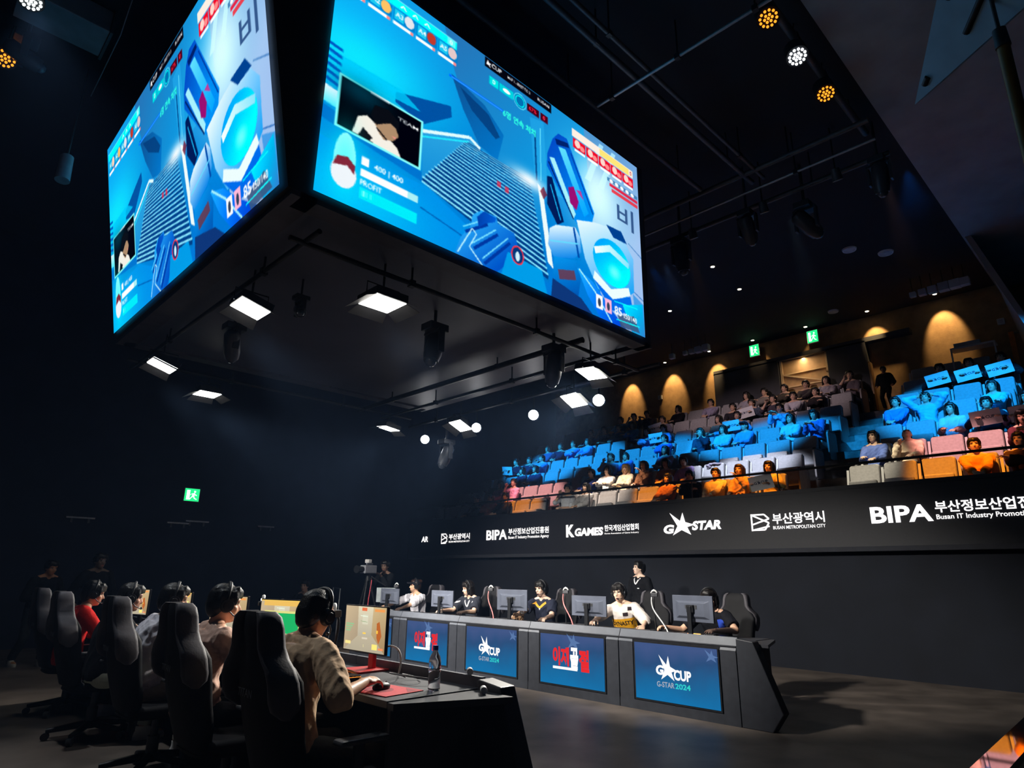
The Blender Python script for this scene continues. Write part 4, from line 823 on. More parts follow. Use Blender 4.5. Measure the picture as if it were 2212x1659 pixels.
# tilted panel and column at the top corner of the view
r = thing('acoustic_panel', 'large tilted blue-grey panel with dark slots at the top corner by the bulkhead', 'acoustic panel', (5.6, 0.85, 4.9))
M_ACO = pmat('panel_bluegrey', (0.26, 0.40, 0.50), 0.6, var=0.15, scale=3)
PA = [Vector(q)-Vector((5.6, 0.85, 4.9)) for q in ((5.12, .82, 4.94), (4.105, .312, 5.28), (4.02, -.35, 4.70))]
nn = (PA[1]-PA[0]).cross(PA[2]-PA[0]).normalized()
if nn.x < 0: nn = -nn   # the back of the slab
mb = MB(); mb.add(PA+[q+nn*0.14 for q in PA], [(0, 1, 2), (5, 4, 3), (0, 3, 4, 1), (1, 4, 5, 2), (2, 5, 3, 0)]); mb.build('panel', M_ACO, r)
for fa, fb, L_ in ((.30, .32, .22), (.12, .06, .05), (.62, .10, .05)):
    c = PA[0]+(PA[1]-PA[0])*fa+(PA[2]-PA[0])*fb-nn*.004; u_ = (PA[1]-PA[0]).normalized()+(PA[2]-PA[0]).normalized()*.4
    MB().tube([c-u_*L_*.5, c+u_*L_*.5], .022, 8).build('slot', M_BLACK, r)
r = thing('rig_pipe', 'yellowish round pole with dark top fitting beside the tilted panel', 'pole', (4.41, .20, 4.6))
MB().tube([(0, 0, 0), (.40, .03, -1.0)], .035, 14).build('pole', pmat('yellowed_pole', (.20, .15, .06), .5), r); MB().cyl((0, 0, -.02), (-.02, 0, .10), .042, .036, 14).cyl((-.02, 0, .10), (-.02, 0, 3.4), .012, n=6).build('fitting', M_DKGREY, r)
r = thing('barrier', 'low black barrier with a mirror-like glossy top rail at the picture corner', 'barrier', (4.0, 0.465, 0))
MB().box((0, 0, 0.45), (5.6, 0.045, 0.90)).build('panel', M_BLACK, r); MB().box((0, 0.0, 0.985), (5.6, 0.072, 0.02), Matrix.Rotation(-.025, 3, 'Y')).build('top_rail', pmat('gloss_rail', (.55, .55, .58), .03, 1.0, var=.02), r)
# ================================================================ people
def vm(m, s_=0.0):
    return m
def remesh(mb, voxel, smooth=4, fac=0.5):
    me = bpy.data.meshes.new('t'); me.from_pydata(mb.v, [], mb.f); me.update()
    o = bpy.data.objects.new('t', me); COL.objects.link(o)
    r = o.modifiers.new('r', 'REMESH'); r.mode = 'VOXEL'; r.voxel_size = voxel; r.use_smooth_shade = True
    if smooth:
        s_ = o.modifiers.new('s', 'SMOOTH'); s_.iterations = smooth; s_.factor = fac
    dg = bpy.context.evaluated_depsgraph_get(); dg.update()
    out = bpy.data.meshes.new_from_object(o.evaluated_get(dg))
    bpy.data.objects.remove(o); bpy.data.meshes.remove(me)
    out.polygons.foreach_set('use_smooth', [True]*len(out.polygons))
    return out
def V3(*a): return Vector(a)
def capsule(mb, a, b, ra, rb, n=12, ea=True, eb=True):
    mb.tube([a, b], [ra, rb], n)
    if ea: mb.ball(a, ra, n)
    if eb: mb.ball(b, rb, n)
def ik(a, t, l1, l2, pole):
    a = Vector(a); t = Vector(t); d = t-a; L = d.length
    if L > (l1+l2)*0.995: t = a+d*((l1+l2)*0.995/L); d = t-a; L = d.length
    u = d/L; x = (l1*l1-l2*l2+L*L)/(2*L); h = math.sqrt(max(0, l1*l1-x*x))
    p = Vector(pole)-a; p = p-u*p.dot(u); p = p.normalized() if p.length > 1e-5 else u.orthogonal().normalized()
    return a+u*x+p*h, t
def hand(mb, w, d, nrm, side, curl=0.5, k=1.0, grip=False):
    """w wrist, d pointing direction, nrm back-of-hand normal; five separate fingers"""
    d = Vector(d).normalized(); nrm = Vector(nrm); nrm = (nrm-d*nrm.dot(d)).normalized(); lat = d.cross(nrm)*side   # lat points to the thumb side
    R = Matrix((d, lat, nrm)).transposed()
    mb.ball(w+d*0.045*k, (0.052*k, 0.040*k, 0.016*k), 12, R)
    mb.ball(w+d*0.078*k, (0.028*k, 0.042*k, 0.014*k), 12, R)
    mb.tube([w-d*.01, w+d*0.03*k], [0.026*k, 0.026*k], 10)
    for i, L in enumerate((0.072, 0.080, 0.074, 0.058)):
        off = (0.033-0.022*i)*k; p = w+d*(0.088-0.004*abs(i-1))*k+lat*off
        dirv = (d+lat*(0.16-0.11*i)).normalized(); r = (0.0088 if i < 3 else 0.0078)*k
        ang = 0.0; pts = [p]
        for f_ in (0.45, 0.32, 0.23):
            ang += curl*(0.7+0.15*i)
            pts.append(pts[-1]+(dirv*math.cos(ang)-nrm*math.sin(ang))*L*f_*k)
        mb.tube(pts, [r*1.08, r*1.02, r*.95, r*.8], 8); [mb.ball(q, rr, 8) for q, rr in zip(pts, (r*1.08, r*1.02, r*.95, r*.8))]
    p = w+d*0.022*k+lat*0.030*k; t1 = (d*0.62+lat*0.70-nrm*0.25).normalized(); t2 = (d*0.9+lat*0.15-nrm*0.45*(1+curl)).normalized()
    pts = [p, p+t1*0.042*k, p+t1*0.042*k+t2*0.030*k, p+t1*.042*k+t2*.052*k]
    mb.tube(pts, [0.014*k, 0.0115*k, 0.0098*k, 0.008*k], 8); [mb.ball(q, rr, 8) for q, rr in zip(pts, (.014*k, .0115*k, .0098*k, .008*k))]

def rot3(yaw, pitch, roll=0.0):
    return Matrix.Rotation(yaw, 3, 'Z') @ Matrix.Rotation(-pitch, 3, 'Y') @ Matrix.Rotation(roll, 3, 'X')   # pitch > 0 looks up

class Pose:
    """joints of a figure facing +x, seated or standing; z up, origin under the hips on the floor"""
    def __init__(s, hip=0.55, lean=0.0, side=0.0, twist=0.0, head=(0, 0, 0), hl=(0.35, 0.12, 0.62), hr=(0.35, -0.12, 0.62), fl=(0.42, 0.12, 0.08), fr=(0.42, -0.12, 0.08), el=None, er=None, kl=None, kr=None,
                 k=1.0, w=1.0, spine=0.50, curl=0.5, hn=None, hnr=None, fdir=(1, 0, 0), stand=False, neck=0.0):
        s.k = k; s.w = w; s.curl = curl
        s.hip = V3(0, 0, hip)
        s.up = (rot3(0, 0) @ V3(math.sin(lean), math.sin(side), math.cos(lean))).normalized()
        s.top = s.hip+s.up*spine*k                         # base of the neck
        tw = Matrix.Rotation(twist, 3, 'Z'); fw = tw @ V3(1, 0, 0); fw = (fw-s.up*fw.dot(s.up)).normalized()
        s.fw = fw; s.lat = s.up.cross(fw)
        sh = 0.175*k*w; shz = s.top-s.up*0.055*k
        s.shl = shz+s.lat*sh; s.shr = shz-s.lat*sh
        s.hpl = s.hip+V3(0, 0.09*k, -0.02); s.hpr = s.hip+V3(0, -0.09*k, -0.02)
        ua, fa = 0.285*k, 0.245*k
        s.ell, s.wl = ik(s.shl, hl, ua, fa, Vector(el) if el else s.shl+V3(-0.15, 0.25, -0.6))
        s.elr, s.wr = ik(s.shr, hr, ua, fa, Vector(er) if er else s.shr+V3(-0.15, -0.25, -0.6))
        th, sn = 0.43*k, 0.42*k
        s.knl, s.al = ik(s.hpl, fl, th, sn, Vector(kl) if kl else s.hpl+V3(1.0, 0.1, 0.6))
        s.knr, s.ar = ik(s.hpr, fr, th, sn, Vector(kr) if kr else s.hpr+V3(1.0, -0.1, 0.6))
        s.H = rot3(*head); nd = (s.up*0.75+V3(0, 0, .25)+s.fw*neck+(s.H @ V3(1, 0, 0))*0.10).normalized()
        s.nk = s.top+nd*0.050*k; s.hc = s.nk+(s.H @ V3(0.022, 0, 0.100))*k
        s.hn = Vector(hn) if hn else V3(0, 0.25, 1); s.hnr = Vector(hnr) if hnr else V3(0, -0.25, 1); s.fd = Vector(fdir)

def torso_rings(P, inf=0.0, t0=-0.10, t1=0.97, fem=0.0, n=18, belly=0.0):
    prof = [(-0.12, .120, .098), (0.0, .160, .118), (0.18, .152, .112), (0.38, .140-.012*fem, .104), (0.58, .155-.006*fem, .112+.012*fem), (0.76, .172, .112), (0.88, .158, .092), (0.95, .105, .070), (1.0, .062, .056)]
    rings = []; T = [t0+(t1-t0)*i/13 for i in range(14)]
    for t in T:
        for a, b in zip(prof[:-1], prof[1:]):
            if a[0] <= t <= b[0] or (b is prof[-1] and t > 1): break
        f = (t-a[0])/(b[0]-a[0]); f = max(0, min(1, f)); w = (a[1]+(b[1]-a[1])*f)*P.k*P.w+inf; d = (a[2]+(b[2]-a[2])*f)*P.k+inf
        c = P.hip+(P.top-P.hip)*t-P.fw*0.025*math.sin(PI*max(0, min(1, t)))*P.k
        m = max(0.0, min(1.0, t)); lat = (V3(0, 1, 0)*(1-m)+P.lat*m).normalized(); fw = (V3(1, 0, 0)*(1-m)+P.fw*m).normalized()
        rings.append([c+lat*w*math.copysign(abs(math.cos(a_))**0.85, math.cos(a_))+fw*d*math.copysign(abs(math.sin(a_))**0.85, math.sin(a_)) for a_ in [2*PI*q/n for q in range(n)]])
    return rings
def head_parts(mb, P, mouth=0.0):
    H = P.H; k = P.k; c = P.hc
    def at(x, y, z): return c+(H @ V3(x, y, z))*k
    def E(x, y, z, rx, ry, rz, R=None): mb.ball(at(x, y, z), (rx*k, ry*k, rz*k), 16, H @ R if R is not None else H)
    E(-0.008, 0, 0.028, .094, .075, .088); E(0.022, 0, -0.035, .066, .059, .072); E(0.040, 0, -0.080, .040, .040, .034); E(0.055, 0, -0.088, .026, .028, .022)
    E(0.068, 0, 0.030, .022, .058, .026); mb.tube([at(.078, 0, .012), at(.098, 0, -.024)], [.009*k, .0125*k], 8); mb.ball(at(.100, 0, -.028), .0125*k, 8); E(.088, .010, -.032, .010, .008, .007); E(.088, -.010, -.032, .010, .008, .007)
    for s_ in (1, -1): E(0.055, .036*s_, -0.022, .024, .022, .022); E(-.004, .077*s_, -.008, .019, .008, .030, Matrix.Rotation(-.25*s_, 3, 'Z')); E(0.078, .026*s_, .034, .010, .020, .007)
    E(.078, 0, -.058-mouth*.3, .014, .024, .0065); E(.076, 0, -.070-mouth, .013, .022, .007)
    mb.tube([P.top-P.up*0.06*k, P.nk, at(-.012, 0, -.05)], [.062*k, .052*k, .054*k], 14)
def body_mesh(P, skin, voxel=0.0085, fem=0.0, glasses=False, mouth=0.0, brow='16110e', lips=None):
    mb = MB(); mb.loft(torso_rings(P, -0.006, fem=fem)); k = P.k
    for sh, el, wr, sd, nr in ((P.shl, P.ell, P.wl, 1, P.hn), (P.shr, P.elr, P.wr, -1, P.hnr)):
        capsule(mb, sh, el, .052*k, .041*k); capsule(mb, el, wr, .041*k, .0265*k)
        hand(mb, wr, (wr-el).normalized()*.6+P.fd*.4 if P.fd.length else wr-el, nr, sd, P.curl, k)
    for hp, kn, an, sd in ((P.hpl, P.knl, P.al, 1), (P.hpr, P.knr, P.ar, -1)):
        capsule(mb, hp, kn, .082*k, .056*k); capsule(mb, kn, an, .055*k, .038*k); mb.ball(an+V3(.07, 0, -.04), (.12*k, .042*k, .035*k), 12)
    for sh in (P.shl, P.shr): capsule(mb, P.nk-P.up*.012*k, sh+P.up*.012*k, .040*k, .046*k, 10)
    head_parts(mb, P, mouth)
    me = remesh(mb, voxel, 3)
    me.materials.append(skin_mat())
    n = len(me.vertices); co = np.zeros(n*3); me.vertices.foreach_get('co', co); co = co.reshape(-1, 3)
    Hinv = np.array(P.H.transposed()); q = ((co-np.array(P.hc)) @ np.array(P.H))/k
    col = np.tile(np.array(lin(skin)), (n, 1)); front = q[:, 0] > 0.045
    def dab(m, c, a=1.0): col[m] = col[m]*(1-a)+np.array(lin(c))*a
    for s_ in (1, -1):
        dab(front & (((q[:, 1]-.029*s_)/.0165)**2+((q[:, 2]-.010)/.0068)**2 < 1), 'c4bcb4'); dab(front & (((q[:, 1]-.029*s_)/.0085)**2+((q[:, 2]-.010)/.0090)**2 < 1), '140e0b')
        dab(front & (abs(q[:, 2]-.019) < .0035) & (abs(q[:, 1]-.029*s_) < .018), '2a1c16', .8); dab(front & (abs(q[:, 2]-.033) < .0055) & (abs(q[:, 1]-.030*s_) < .021), brow, .85)
    dab(front & (((q[:, 1])/.024)**2+((q[:, 2]+.064+mouth*.6)/(.009+mouth*.6))**2 < 1), lips or 'a8605a', .9)
    if mouth > .004: dab(front & (((q[:, 1])/.017)**2+((q[:, 2]+.064+mouth*.5)/(mouth*.8))**2 < 1), '3a1616', .95)
    at = me.color_attributes.new('Col', 'FLOAT_COLOR', 'POINT'); at.data.foreach_set('color', np.concatenate([col, np.ones((n, 1))], 1).astype(np.float32).reshape(-1))
    return me
def skin_mat():
    if 'skin' in MATS: return MATS['skin']
    m = pmat('skin', (.5, .3, .2), .5, var=.05, scale=30); nt = m.node_tree; b = nt.nodes['Principled BSDF']
    a = nt.nodes.new('ShaderNodeVertexColor'); a.layer_name = 'Col'
    for l in list(nt.links):
        if l.to_socket == b.inputs['Base Color']: nt.links.remove(l)
    nt.links.new(a.outputs[0], b.inputs['Base Color']); b.inputs['Subsurface Weight'].default_value = 0.0
    return m
def fab(name, hexc, bump=.25, rough=.85): return pmat('fabric_'+name, lin(hexc), rough, var=.10, scale=12, bump=bump, bscale=45, spec=.2)
HAIR = lambda c='0d0b0b': pmat('hair_'+c, lin(c), .42, var=.3, scale=60, bump=.25, bscale=120, spec=.4)
def shirt_mesh(P, m, sleeve=1.0, hem=-.09, inf=.016, fem=0.0, voxel=.0105, puff=0.0, collar=.955, cuff_r=None, skirt=0.0):
    """sleeve: 0 none, 0.5 short (to above the elbow), 1 elbow, 2 full"""
    mb = MB(); rg = torso_rings(P, inf, hem, collar, fem)
    if skirt: rg[0] = [p+(p-P.hip)*skirt for p in rg[0]]
    mb.loft(rg); k = P.k
    for sh, el, wr in ((P.shl, P.ell, P.wl), (P.shr, P.elr, P.wr)):
        mb.ball(sh, .056*k+inf*.7+puff*.5, 14); capsule(mb, P.top-P.up*.015*k+(sh-P.top)*.12, sh+P.up*.010*k, .048*k+inf*.5, .050*k+inf*.6, 10)
        if sleeve <= 1.0:
            e = sh.lerp(el, min(1, .10+sleeve*.95)); mb.tube([sh, sh.lerp(e, .5), e], [.058*k+inf*.7+puff, .057*k+inf+puff, .060*k+inf+puff], 14)
        else:
            f = sleeve-1; e = el.lerp(wr, .97*f)
            mb.tube([sh, sh.lerp(el, .5), el], [.058*k+inf*.7+puff, .053*k+inf+puff, .048*k+inf+puff], 14); mb.ball(el, .048*k+inf+puff, 12)
            mb.tube([el, el.lerp(e, .6), e], [.048*k+inf+puff, .041*k+inf+puff, (cuff_r or .034*k+inf*.8)+puff*.4], 14)
    me = remesh(mb, voxel, 3); me.materials.append(m); return me
def fold(me, amp=.006, sc=18, seed=0):
    """soft cloth folds"""
    n = len(me.vertices); co = np.zeros(n*3); no = np.zeros(n*3); me.vertices.foreach_get('co', co); me.vertices.foreach_get('normal', no); co = co.reshape(-1, 3); no = no.reshape(-1, 3)
    rs = np.random.RandomState(seed); d = np.zeros(n)
    for i in range(6):
        w = rs.normal(size=3); w /= np.linalg.norm(w); q = np.sin(co @ w*sc*(1.0+.5*i)+rs.rand()*6+1.8*np.sin(co @ rs.normal(size=3)*8)); d += (1-np.abs(q)*1.7)/(1+.35*i)
    co += no*(d*amp/2)[:, None]; me.vertices.foreach_set('co', co.reshape(-1)); me.update(); return me
def trouser_mesh(P, m, ln=.97, inf=.008, voxel=.012, cut=.06):
    mb = MB(); k = P.k; mb.loft(torso_rings(P, inf, -.12, cut))
    for hp, kn, an in ((P.hpl, P.knl, P.al), (P.hpr, P.knr, P.ar)):
        mb.ball(hp, .086*k+inf, 14); mb.tube([hp, hp.lerp(kn, .5), kn], [.086*k+inf, .074*k+inf, .060*k+inf], 14); mb.ball(kn, .060*k+inf, 12)
        if ln > .5: e = kn.lerp(an, (ln-.5)*2); mb.tube([kn, kn.lerp(e, .5), e], [.060*k+inf, .056*k+inf, .048*k+inf*1.3], 14)
    me = remesh(mb, voxel, 3); me.materials.append(m); return me
def shoe_mb(an, k, d=V3(1, 0, 0)):
    mb = MB(); a = math.atan2(d.y, d.x); R = Matrix.Rotation(a, 3, 'Z'); c = Vector((an.x, an.y, 0))+R @ V3(.06, 0, an.z-.085)
    ring = []
    for z, sx, sy, dx in ((0, .135, .045, 0), (.02, .138, .047, 0), (.05, .128, .044, -.004), (.075, .085, .040, -.035), (.11, .052, .042, -.065)):
        ring.append([c+R @ V3((sx*math.cos(t)+dx)*k, sy*math.sin(t)*k, z*k) for t in [2*PI*i/16 for i in range(16)]])
    return mb.loft(ring)
def hair_mesh(P, style, m, voxel=.0075, seed=1):
    mb = MB(); H = P.H; k = P.k; c = P.hc; rs = random.Random(seed)
    def at(x, y, z): return c+(H @ V3(x, y, z))*k
    def E(x, y, z, rx, ry, rz, R=None): mb.ball(at(x, y, z), (rx*k, ry*k, rz*k), 16, H @ R if R is not None else H)
    big = {'crop': 1.0, 'short': 1.05, 'bowl': 1.10, 'bob': 1.07, 'long': 1.06, 'bun': 1.0, 'cap': 1.0}[style]
    E(-.022, 0, .040, .096*big, .083*big, .092*big); E(-.060, 0, .0, .062*big, .076*big, .088*big)
    if style != 'crop': E(.034, 0, .083, .056, .066, .036)
    if style in ('bowl', 'bob', 'long', 'short'):
        z0 = {'bowl': .034, 'short': .048, 'bob': .040, 'long': .055}[style]
        for i in range(-4, 5):                                            # fringe locks
            y = i*.0155; mb.tube([at(.050, y*.8, .112), at(.088-.45*abs(y), y, .085), at(.097-.55*abs(y), y*1.12+rs.uniform(-.005, .005), z0+rs.uniform(-.008, .008))], [.020*k, .017*k, .008*k], 8)
        for s_ in (1, -1):
            for j in range(4):
                x = .046-.03*j; mb.tube([at(x*.8, .066*s_, .085), at(x, .080*s_, .04), at(x, .080*s_, {'bowl': -.018, 'short': .0, 'bob': -.09, 'long': -.10}[style]-.01*j)], [.022*k, .020*k, .012*k], 8)
    if style in ('bowl', 'short', 'crop'): E(-.070, 0, -.045, .035, .062, .045)
    if style in ('bob', 'long'):
        L = -.12 if style == 'bob' else -.27
        bk = P.up*1.0
        for i in range(-5, 6):
            a = i*.30; x = -.085*math.cos(a)-.005; y = .085*math.sin(a)
            e = at(x*.9, y*1.05, L+rs.uniform(-.02, .02)) if style == 'bob' else at(0, 0, -.03)+(H @ V3(x*.95, y*1.15, 0))*k-V3(0, 0, .24*k+rs.uniform(-.02, .02))
            mb.tube([at(x, y, .04), at(x*1.05, y*1.05, -.05), e], [.030*k, .030*k, .018*k], 8)
    if style == 'bun': E(-.10, 0, .085, .04, .04, .04); E(-.05, 0, -.03, .05, .066, .05)
    for i in range(26):
        a = rs.uniform(0, 2*PI); b = rs.uniform(.15, 1.2); p = (-.02+.094*big*math.sin(b)*math.cos(a), .081*big*math.sin(b)*math.sin(a), .04+.090*big*math.cos(b))
        if p[0] > .05 and p[2] < .07: continue
        mb.tube([at(*p), at(p[0]*1.06+.01, p[1]*1.1, p[2]-.028)], [.014*k, .008*k], 6)
    me = remesh(mb, voxel, 6); me.materials.append(m); return me
def mo(name, me, parent, label=None):
    o = bpy.data.objects.new(name, me); COL.objects.link(o); o.parent = parent
    if label: o['label'] = label
    return o
def cap_part(P, m, parent):
    c = P.hc; H = P.H; k = P.k
    def at(x, y, z): return c+(H @ V3(x, y, z))*k
    mb = MB(); mb.ball(at(-.014, 0, .048), (.102*k, .086*k, .082*k), 18, H)
    mb.loft([[at(x, .07*math.cos(t)*w, .062+zz-.02*abs(math.cos(t))) for t, zz in [(PI*i/8, 0) for i in range(9)]+[(PI*i/8, .006) for i in range(8, -1, -1)]] for x, w in ((.06, 1.0), (.12, .95), (.155, .75), (.168, .4))], False)
    return mb.build('cap', m, parent)
def headset(P, parent, mic=1, m=None, light=None):
    c = P.hc; H = P.H; k = P.k; m = m or M_BLACK
    def at(x, y, z): return c+(H @ V3(x, y, z))*k
    hs = MB().tube([at(-.008+.01*math.sin(t), .098*math.cos(t), .016+.122*math.sin(t)) for t in [PI*i/18 for i in range(19)]], [.007+.006*math.sin(PI*i/18) for i in range(19)], 10).build('headset', m, parent)
    for s_ in (1, -1):
        MB().cyl(at(.0, .078*s_, -.005), at(.0, .105*s_, -.005), .046*k, .040*k, 20).cyl(at(0, .105*s_, -.005), at(0, .110*s_, -.005), .028, .024, 16).build('ear_cup', m, hs)
    MB().tube([at(.01, .10*mic, -.03), at(.05, .092*mic, -.062), at(.092, .05*mic, -.078), at(.104, .025*mic, -.076)], .0042, 6).ball(at(.106, .02*mic, -.076), .011, 8).build('microphone', m, hs)
    if light: MB().box(at(-.004, 0, .142), (.02, .05, .008), H).build('band_plate', light, hs)
    return hs
def person(name_label, P, loc, rz, skin='c99b7c', hair=('short', '0d0b0b'), top=('shirt', 'ffffff', 1.0), legs='14161c', shoes='d8d8d8', fem=0.0, voxel=.0085, group=None, inf=.016, foldamp=.005, seed=0, hs=None, mouth=0.0, cat='person', skirt=0.0, puff=0.0, glasses=False, cuff=None, lips=None):
    r = thing('person', name_label, cat, loc, rz, group)
    mo('body', body_mesh(P, skin, voxel, fem, mouth=mouth, lips=lips), r)
    if hair: mo('hair', hair_mesh(P, hair[0], HAIR(hair[1]), max(.0075, voxel*.9), seed), r)
    if top: mo(top[0], fold(shirt_mesh(P, fab(top[0]+top[1], top[1]), top[2], inf=inf, fem=fem, voxel=voxel*1.2, skirt=skirt, puff=puff, cuff_r=cuff), foldamp, 18, seed), r)
    if legs: mo('trousers', fold(trouser_mesh(P, fab('trousers'+legs, legs), voxel=voxel*1.4), .003, 16, seed+1), r)
    if shoes:
        for an in (P.al, P.ar): shoe_mb(an, P.k).build('shoe', fab('shoe'+shoes, shoes, .1, .6), r)
    if hs: headset(P, r, hs)
    if glasses:
        def at(x, y, z): return P.hc+(P.H @ V3(x, y, z))*P.k
        mb = MB()
        for s_ in (1, -1):
            mb.tube([at(.098-.006*abs(math.cos(t)), .031*s_+.022*math.cos(t), .008+.017*math.sin(t)) for t in [2*PI*i/16 for i in range(17)]], .0016, 5); mb.tube([at(.09, .053*s_, .012), at(.0, .078*s_, .012)], .0018, 5)
        mb.build('glasses', M_CHROME, r)
    return r
# ================================================================ racing style chairs
M_LEATHER = pmat('chair_black', (0.008, 0.008, 0.010), 0.6, var=0.2, scale=14, bump=.05, spec=.15)
M_LIT_EDGE = pmat('chair_lit_edge', (0.062, 0.058, 0.07), 0.6, var=0.12, scale=14, bump=.08)
def h_ok(q): return q[0] > .40
def game_chair(label, loc_, rz, group):
    r = thing('gaming_chair', label, 'gaming chair', loc_, rz, group)
    prof = [(0.0, .20, .05), (.10, .235, .055), (.26, .245, .06), (.42, .262, .06), (.50, .262, .058), (.555, .235, .055), (.60, .185, .052), (.65, .155, .05), (.74, .148, .048), (.79, .135, .042), (.815, .10, .03)]
    def ctr(h): return V3(-.24-.20*h-.02*math.sin(h*4), 0, .455+h*.945)
    def ring(h, w, d, y0=0.0, n=24, fx=0.0):
        c = ctr(h)+V3(fx, 0, 0); out = []
        for i in range(n):
            t = 2*PI*i/n; y = math.copysign(abs(math.cos(t))**.5, math.cos(t))*w; x = math.copysign(abs(math.sin(t))**.6, math.sin(t))*d
            out.append(c+V3(x+.07*(abs(y)/.26)**2*(1 if h < .55 else .9), y+y0, 0))
        return out
    MB().loft([ring(*p) for p in prof]).build('backrest', M_LEATHER, r)
    for s_ in (1, -1):
        MB().loft([ring(h, .026, d+.016, s_*(w-.008), 12) for h, w, d in [(.34, .252, .0), (.38, .258, .05)]+[q for q in prof if h_ok(q)]]).build('side_bolster', M_LIT_EDGE, r, 'edge bolster toned grey as lit')  # lighter grey puts the lit upper edges into the bolster colour
    mb = MB(); mb.loft([[V3(x*1.0+.02, y*1.0, z) for x, y in [(.27*math.copysign(abs(math.cos(t))**.5, math.cos(t)), .26*math.copysign(abs(math.sin(t))**.5, math.sin(t))) for t in [2*PI*i/24 for i in range(24)]]] for z in (.40, .415)]).loft([[V3(.02+.26*s_*math.copysign(abs(math.cos(t))**.5, math.cos(t)), .25*s_*math.copysign(abs(math.sin(t))**.5, math.sin(t)), z) for t in [2*PI*i/24 for i in range(24)]] for z, s_ in ((.415, 1.02), (.45, 1.04), (.475, .98), (.482, .85))])
    mb.build('seat', M_LEATHER, r)
    for s_ in (1, -1):
        a = MB().box((.02, s_*.31, .54), (.05, .03, .22)).build('armrest', M_BLACK, r, bevel=.006)
        MB().box((.03, s_*.315, .662), (.26, .085, .025)).build('arm_pad', M_DKGREY, a, bevel=.01)
    MB().cyl((0, 0, .10), (0, 0, .40), .03, .025).cyl((0, 0, .1), (0, 0, .25), .042).build('gas_lift', M_DKGREY, r)
    b = MB()
    for i in range(5):
        t = 2*PI*i/5+.3; b.tube([(.03*math.cos(t), .03*math.sin(t), .115), (.32*math.cos(t), .32*math.sin(t), .075)], [.032, .02], 8)
        c = MB().cyl((.32*math.cos(t)-.02*math.sin(t), .32*math.sin(t)+.02*math.cos(t), .032), (.32*math.cos(t)+.02*math.sin(t), .32*math.sin(t)-.02*math.cos(t), .032), .032, n=12).build('caster', M_DKGREY, r)
    b.cyl((0, 0, .08), (0, 0, .14), .05).build('base', M_BLACK, r)
    g = fit_text('TITAN', .15, .035, .01); MB().add([ctr(.42)+V3(-.075, .075-a, b_) for a, b_ in g[0]], g[1]).build('lettering', M_DKGREY, r)
    return r
gNC = 'racing style chairs of the team with lit monitors'; gFC = 'racing style chairs of the team by the stand'
nc = game_chair('black racing chair with lit grey edge, seen from behind, of the player in beige', (1.83, 3.20, 0), .0, gNC)
for loc_, rz, l in (((1.83, 4.30, 0), .0, 'black racing chair seen from behind, of the player in pale pink'), ((1.83, 5.61, 0), .0, 'black racing chair seen from behind, of the player in the white shirt'), ((1.77, 7.10, 0), .0, 'black racing chair seen from behind, of the player in the black shirt'), ((1.85, 8.50, 0), .0, 'black racing chair with pale top, of the player in the red top')):
    dup(nc, loc_, rz, l)
for (x, y), rz, l in (((7.82, 10.38), PI+.2, 'grey topped racing chair behind the capped player'), ((7.85, 8.78), PI+.25, 'grey topped racing chair behind the player in dark grey'), ((7.85, 7.05), PI+.2, 'grey topped racing chair behind the player with yellow collar'), ((7.9, 5.42), PI+.3, 'dark racing chair behind the player in white and yellow'), ((7.92, 4.24), PI+.1, 'dark racing chair behind the player at the desk end')):
    dup(nc, (x, y, 0), rz, l, gFC)

# ================================================================ players and staff
def decal(obj, g, org, ex, ez, m, parent, name, offset=.004, sub=0):
    """print a flat shape on a garment: each point is carried along ex x ez onto the cloth"""
    from mathutils.bvhtree import BVHTree
    me = obj.data; bv = BVHTree.FromPolygons([v.co for v in me.vertices], [p.vertices for p in me.polygons])
    ex = Vector(ex).normalized(); ez = Vector(ez).normalized(); n = ex.cross(ez).normalized(); org = Vector(org); vs = []
    for a, b in g[0]:
        p = org+ex*a+ez*b; h = bv.ray_cast(p+n*.5, -n, 1.5)
        vs.append((h[0]+n*offset) if h[0] else p)
    o = MB().add(vs, g[1], True).build(name, m, parent); return o
def vcollar(w, h, t=.016, n=6):
    vs = []; fs = []
    for s_ in (-1, 1):
        b = len(vs)
        for i in range(n+1):
            f = i/n; vs += [(s_*w*(1-f), h*(1-f)), (s_*(w*(1-f)+t*(1 if f < 1 else 0)), h*(1-f)-t*1.2)]
        fs += [(b+2*i, b+2*i+1, b+2*i+3, b+2*i+2) for i in range(n)]
    return vs, fs
def gridg(w, h, nx=16, ny=6):
    vs = [(w*i/nx, h*j/ny) for j in range(ny+1) for i in range(nx+1)]; return vs, [(j*(nx+1)+i, j*(nx+1)+i+1, (j+1)*(nx+1)+i+1, (j+1)*(nx+1)+i) for j in range(ny) for i in range(nx)]
def child(r, n): return [c for c in r.children if c.name.startswith(n)][0]
D_ = (.8, 0, -.15)
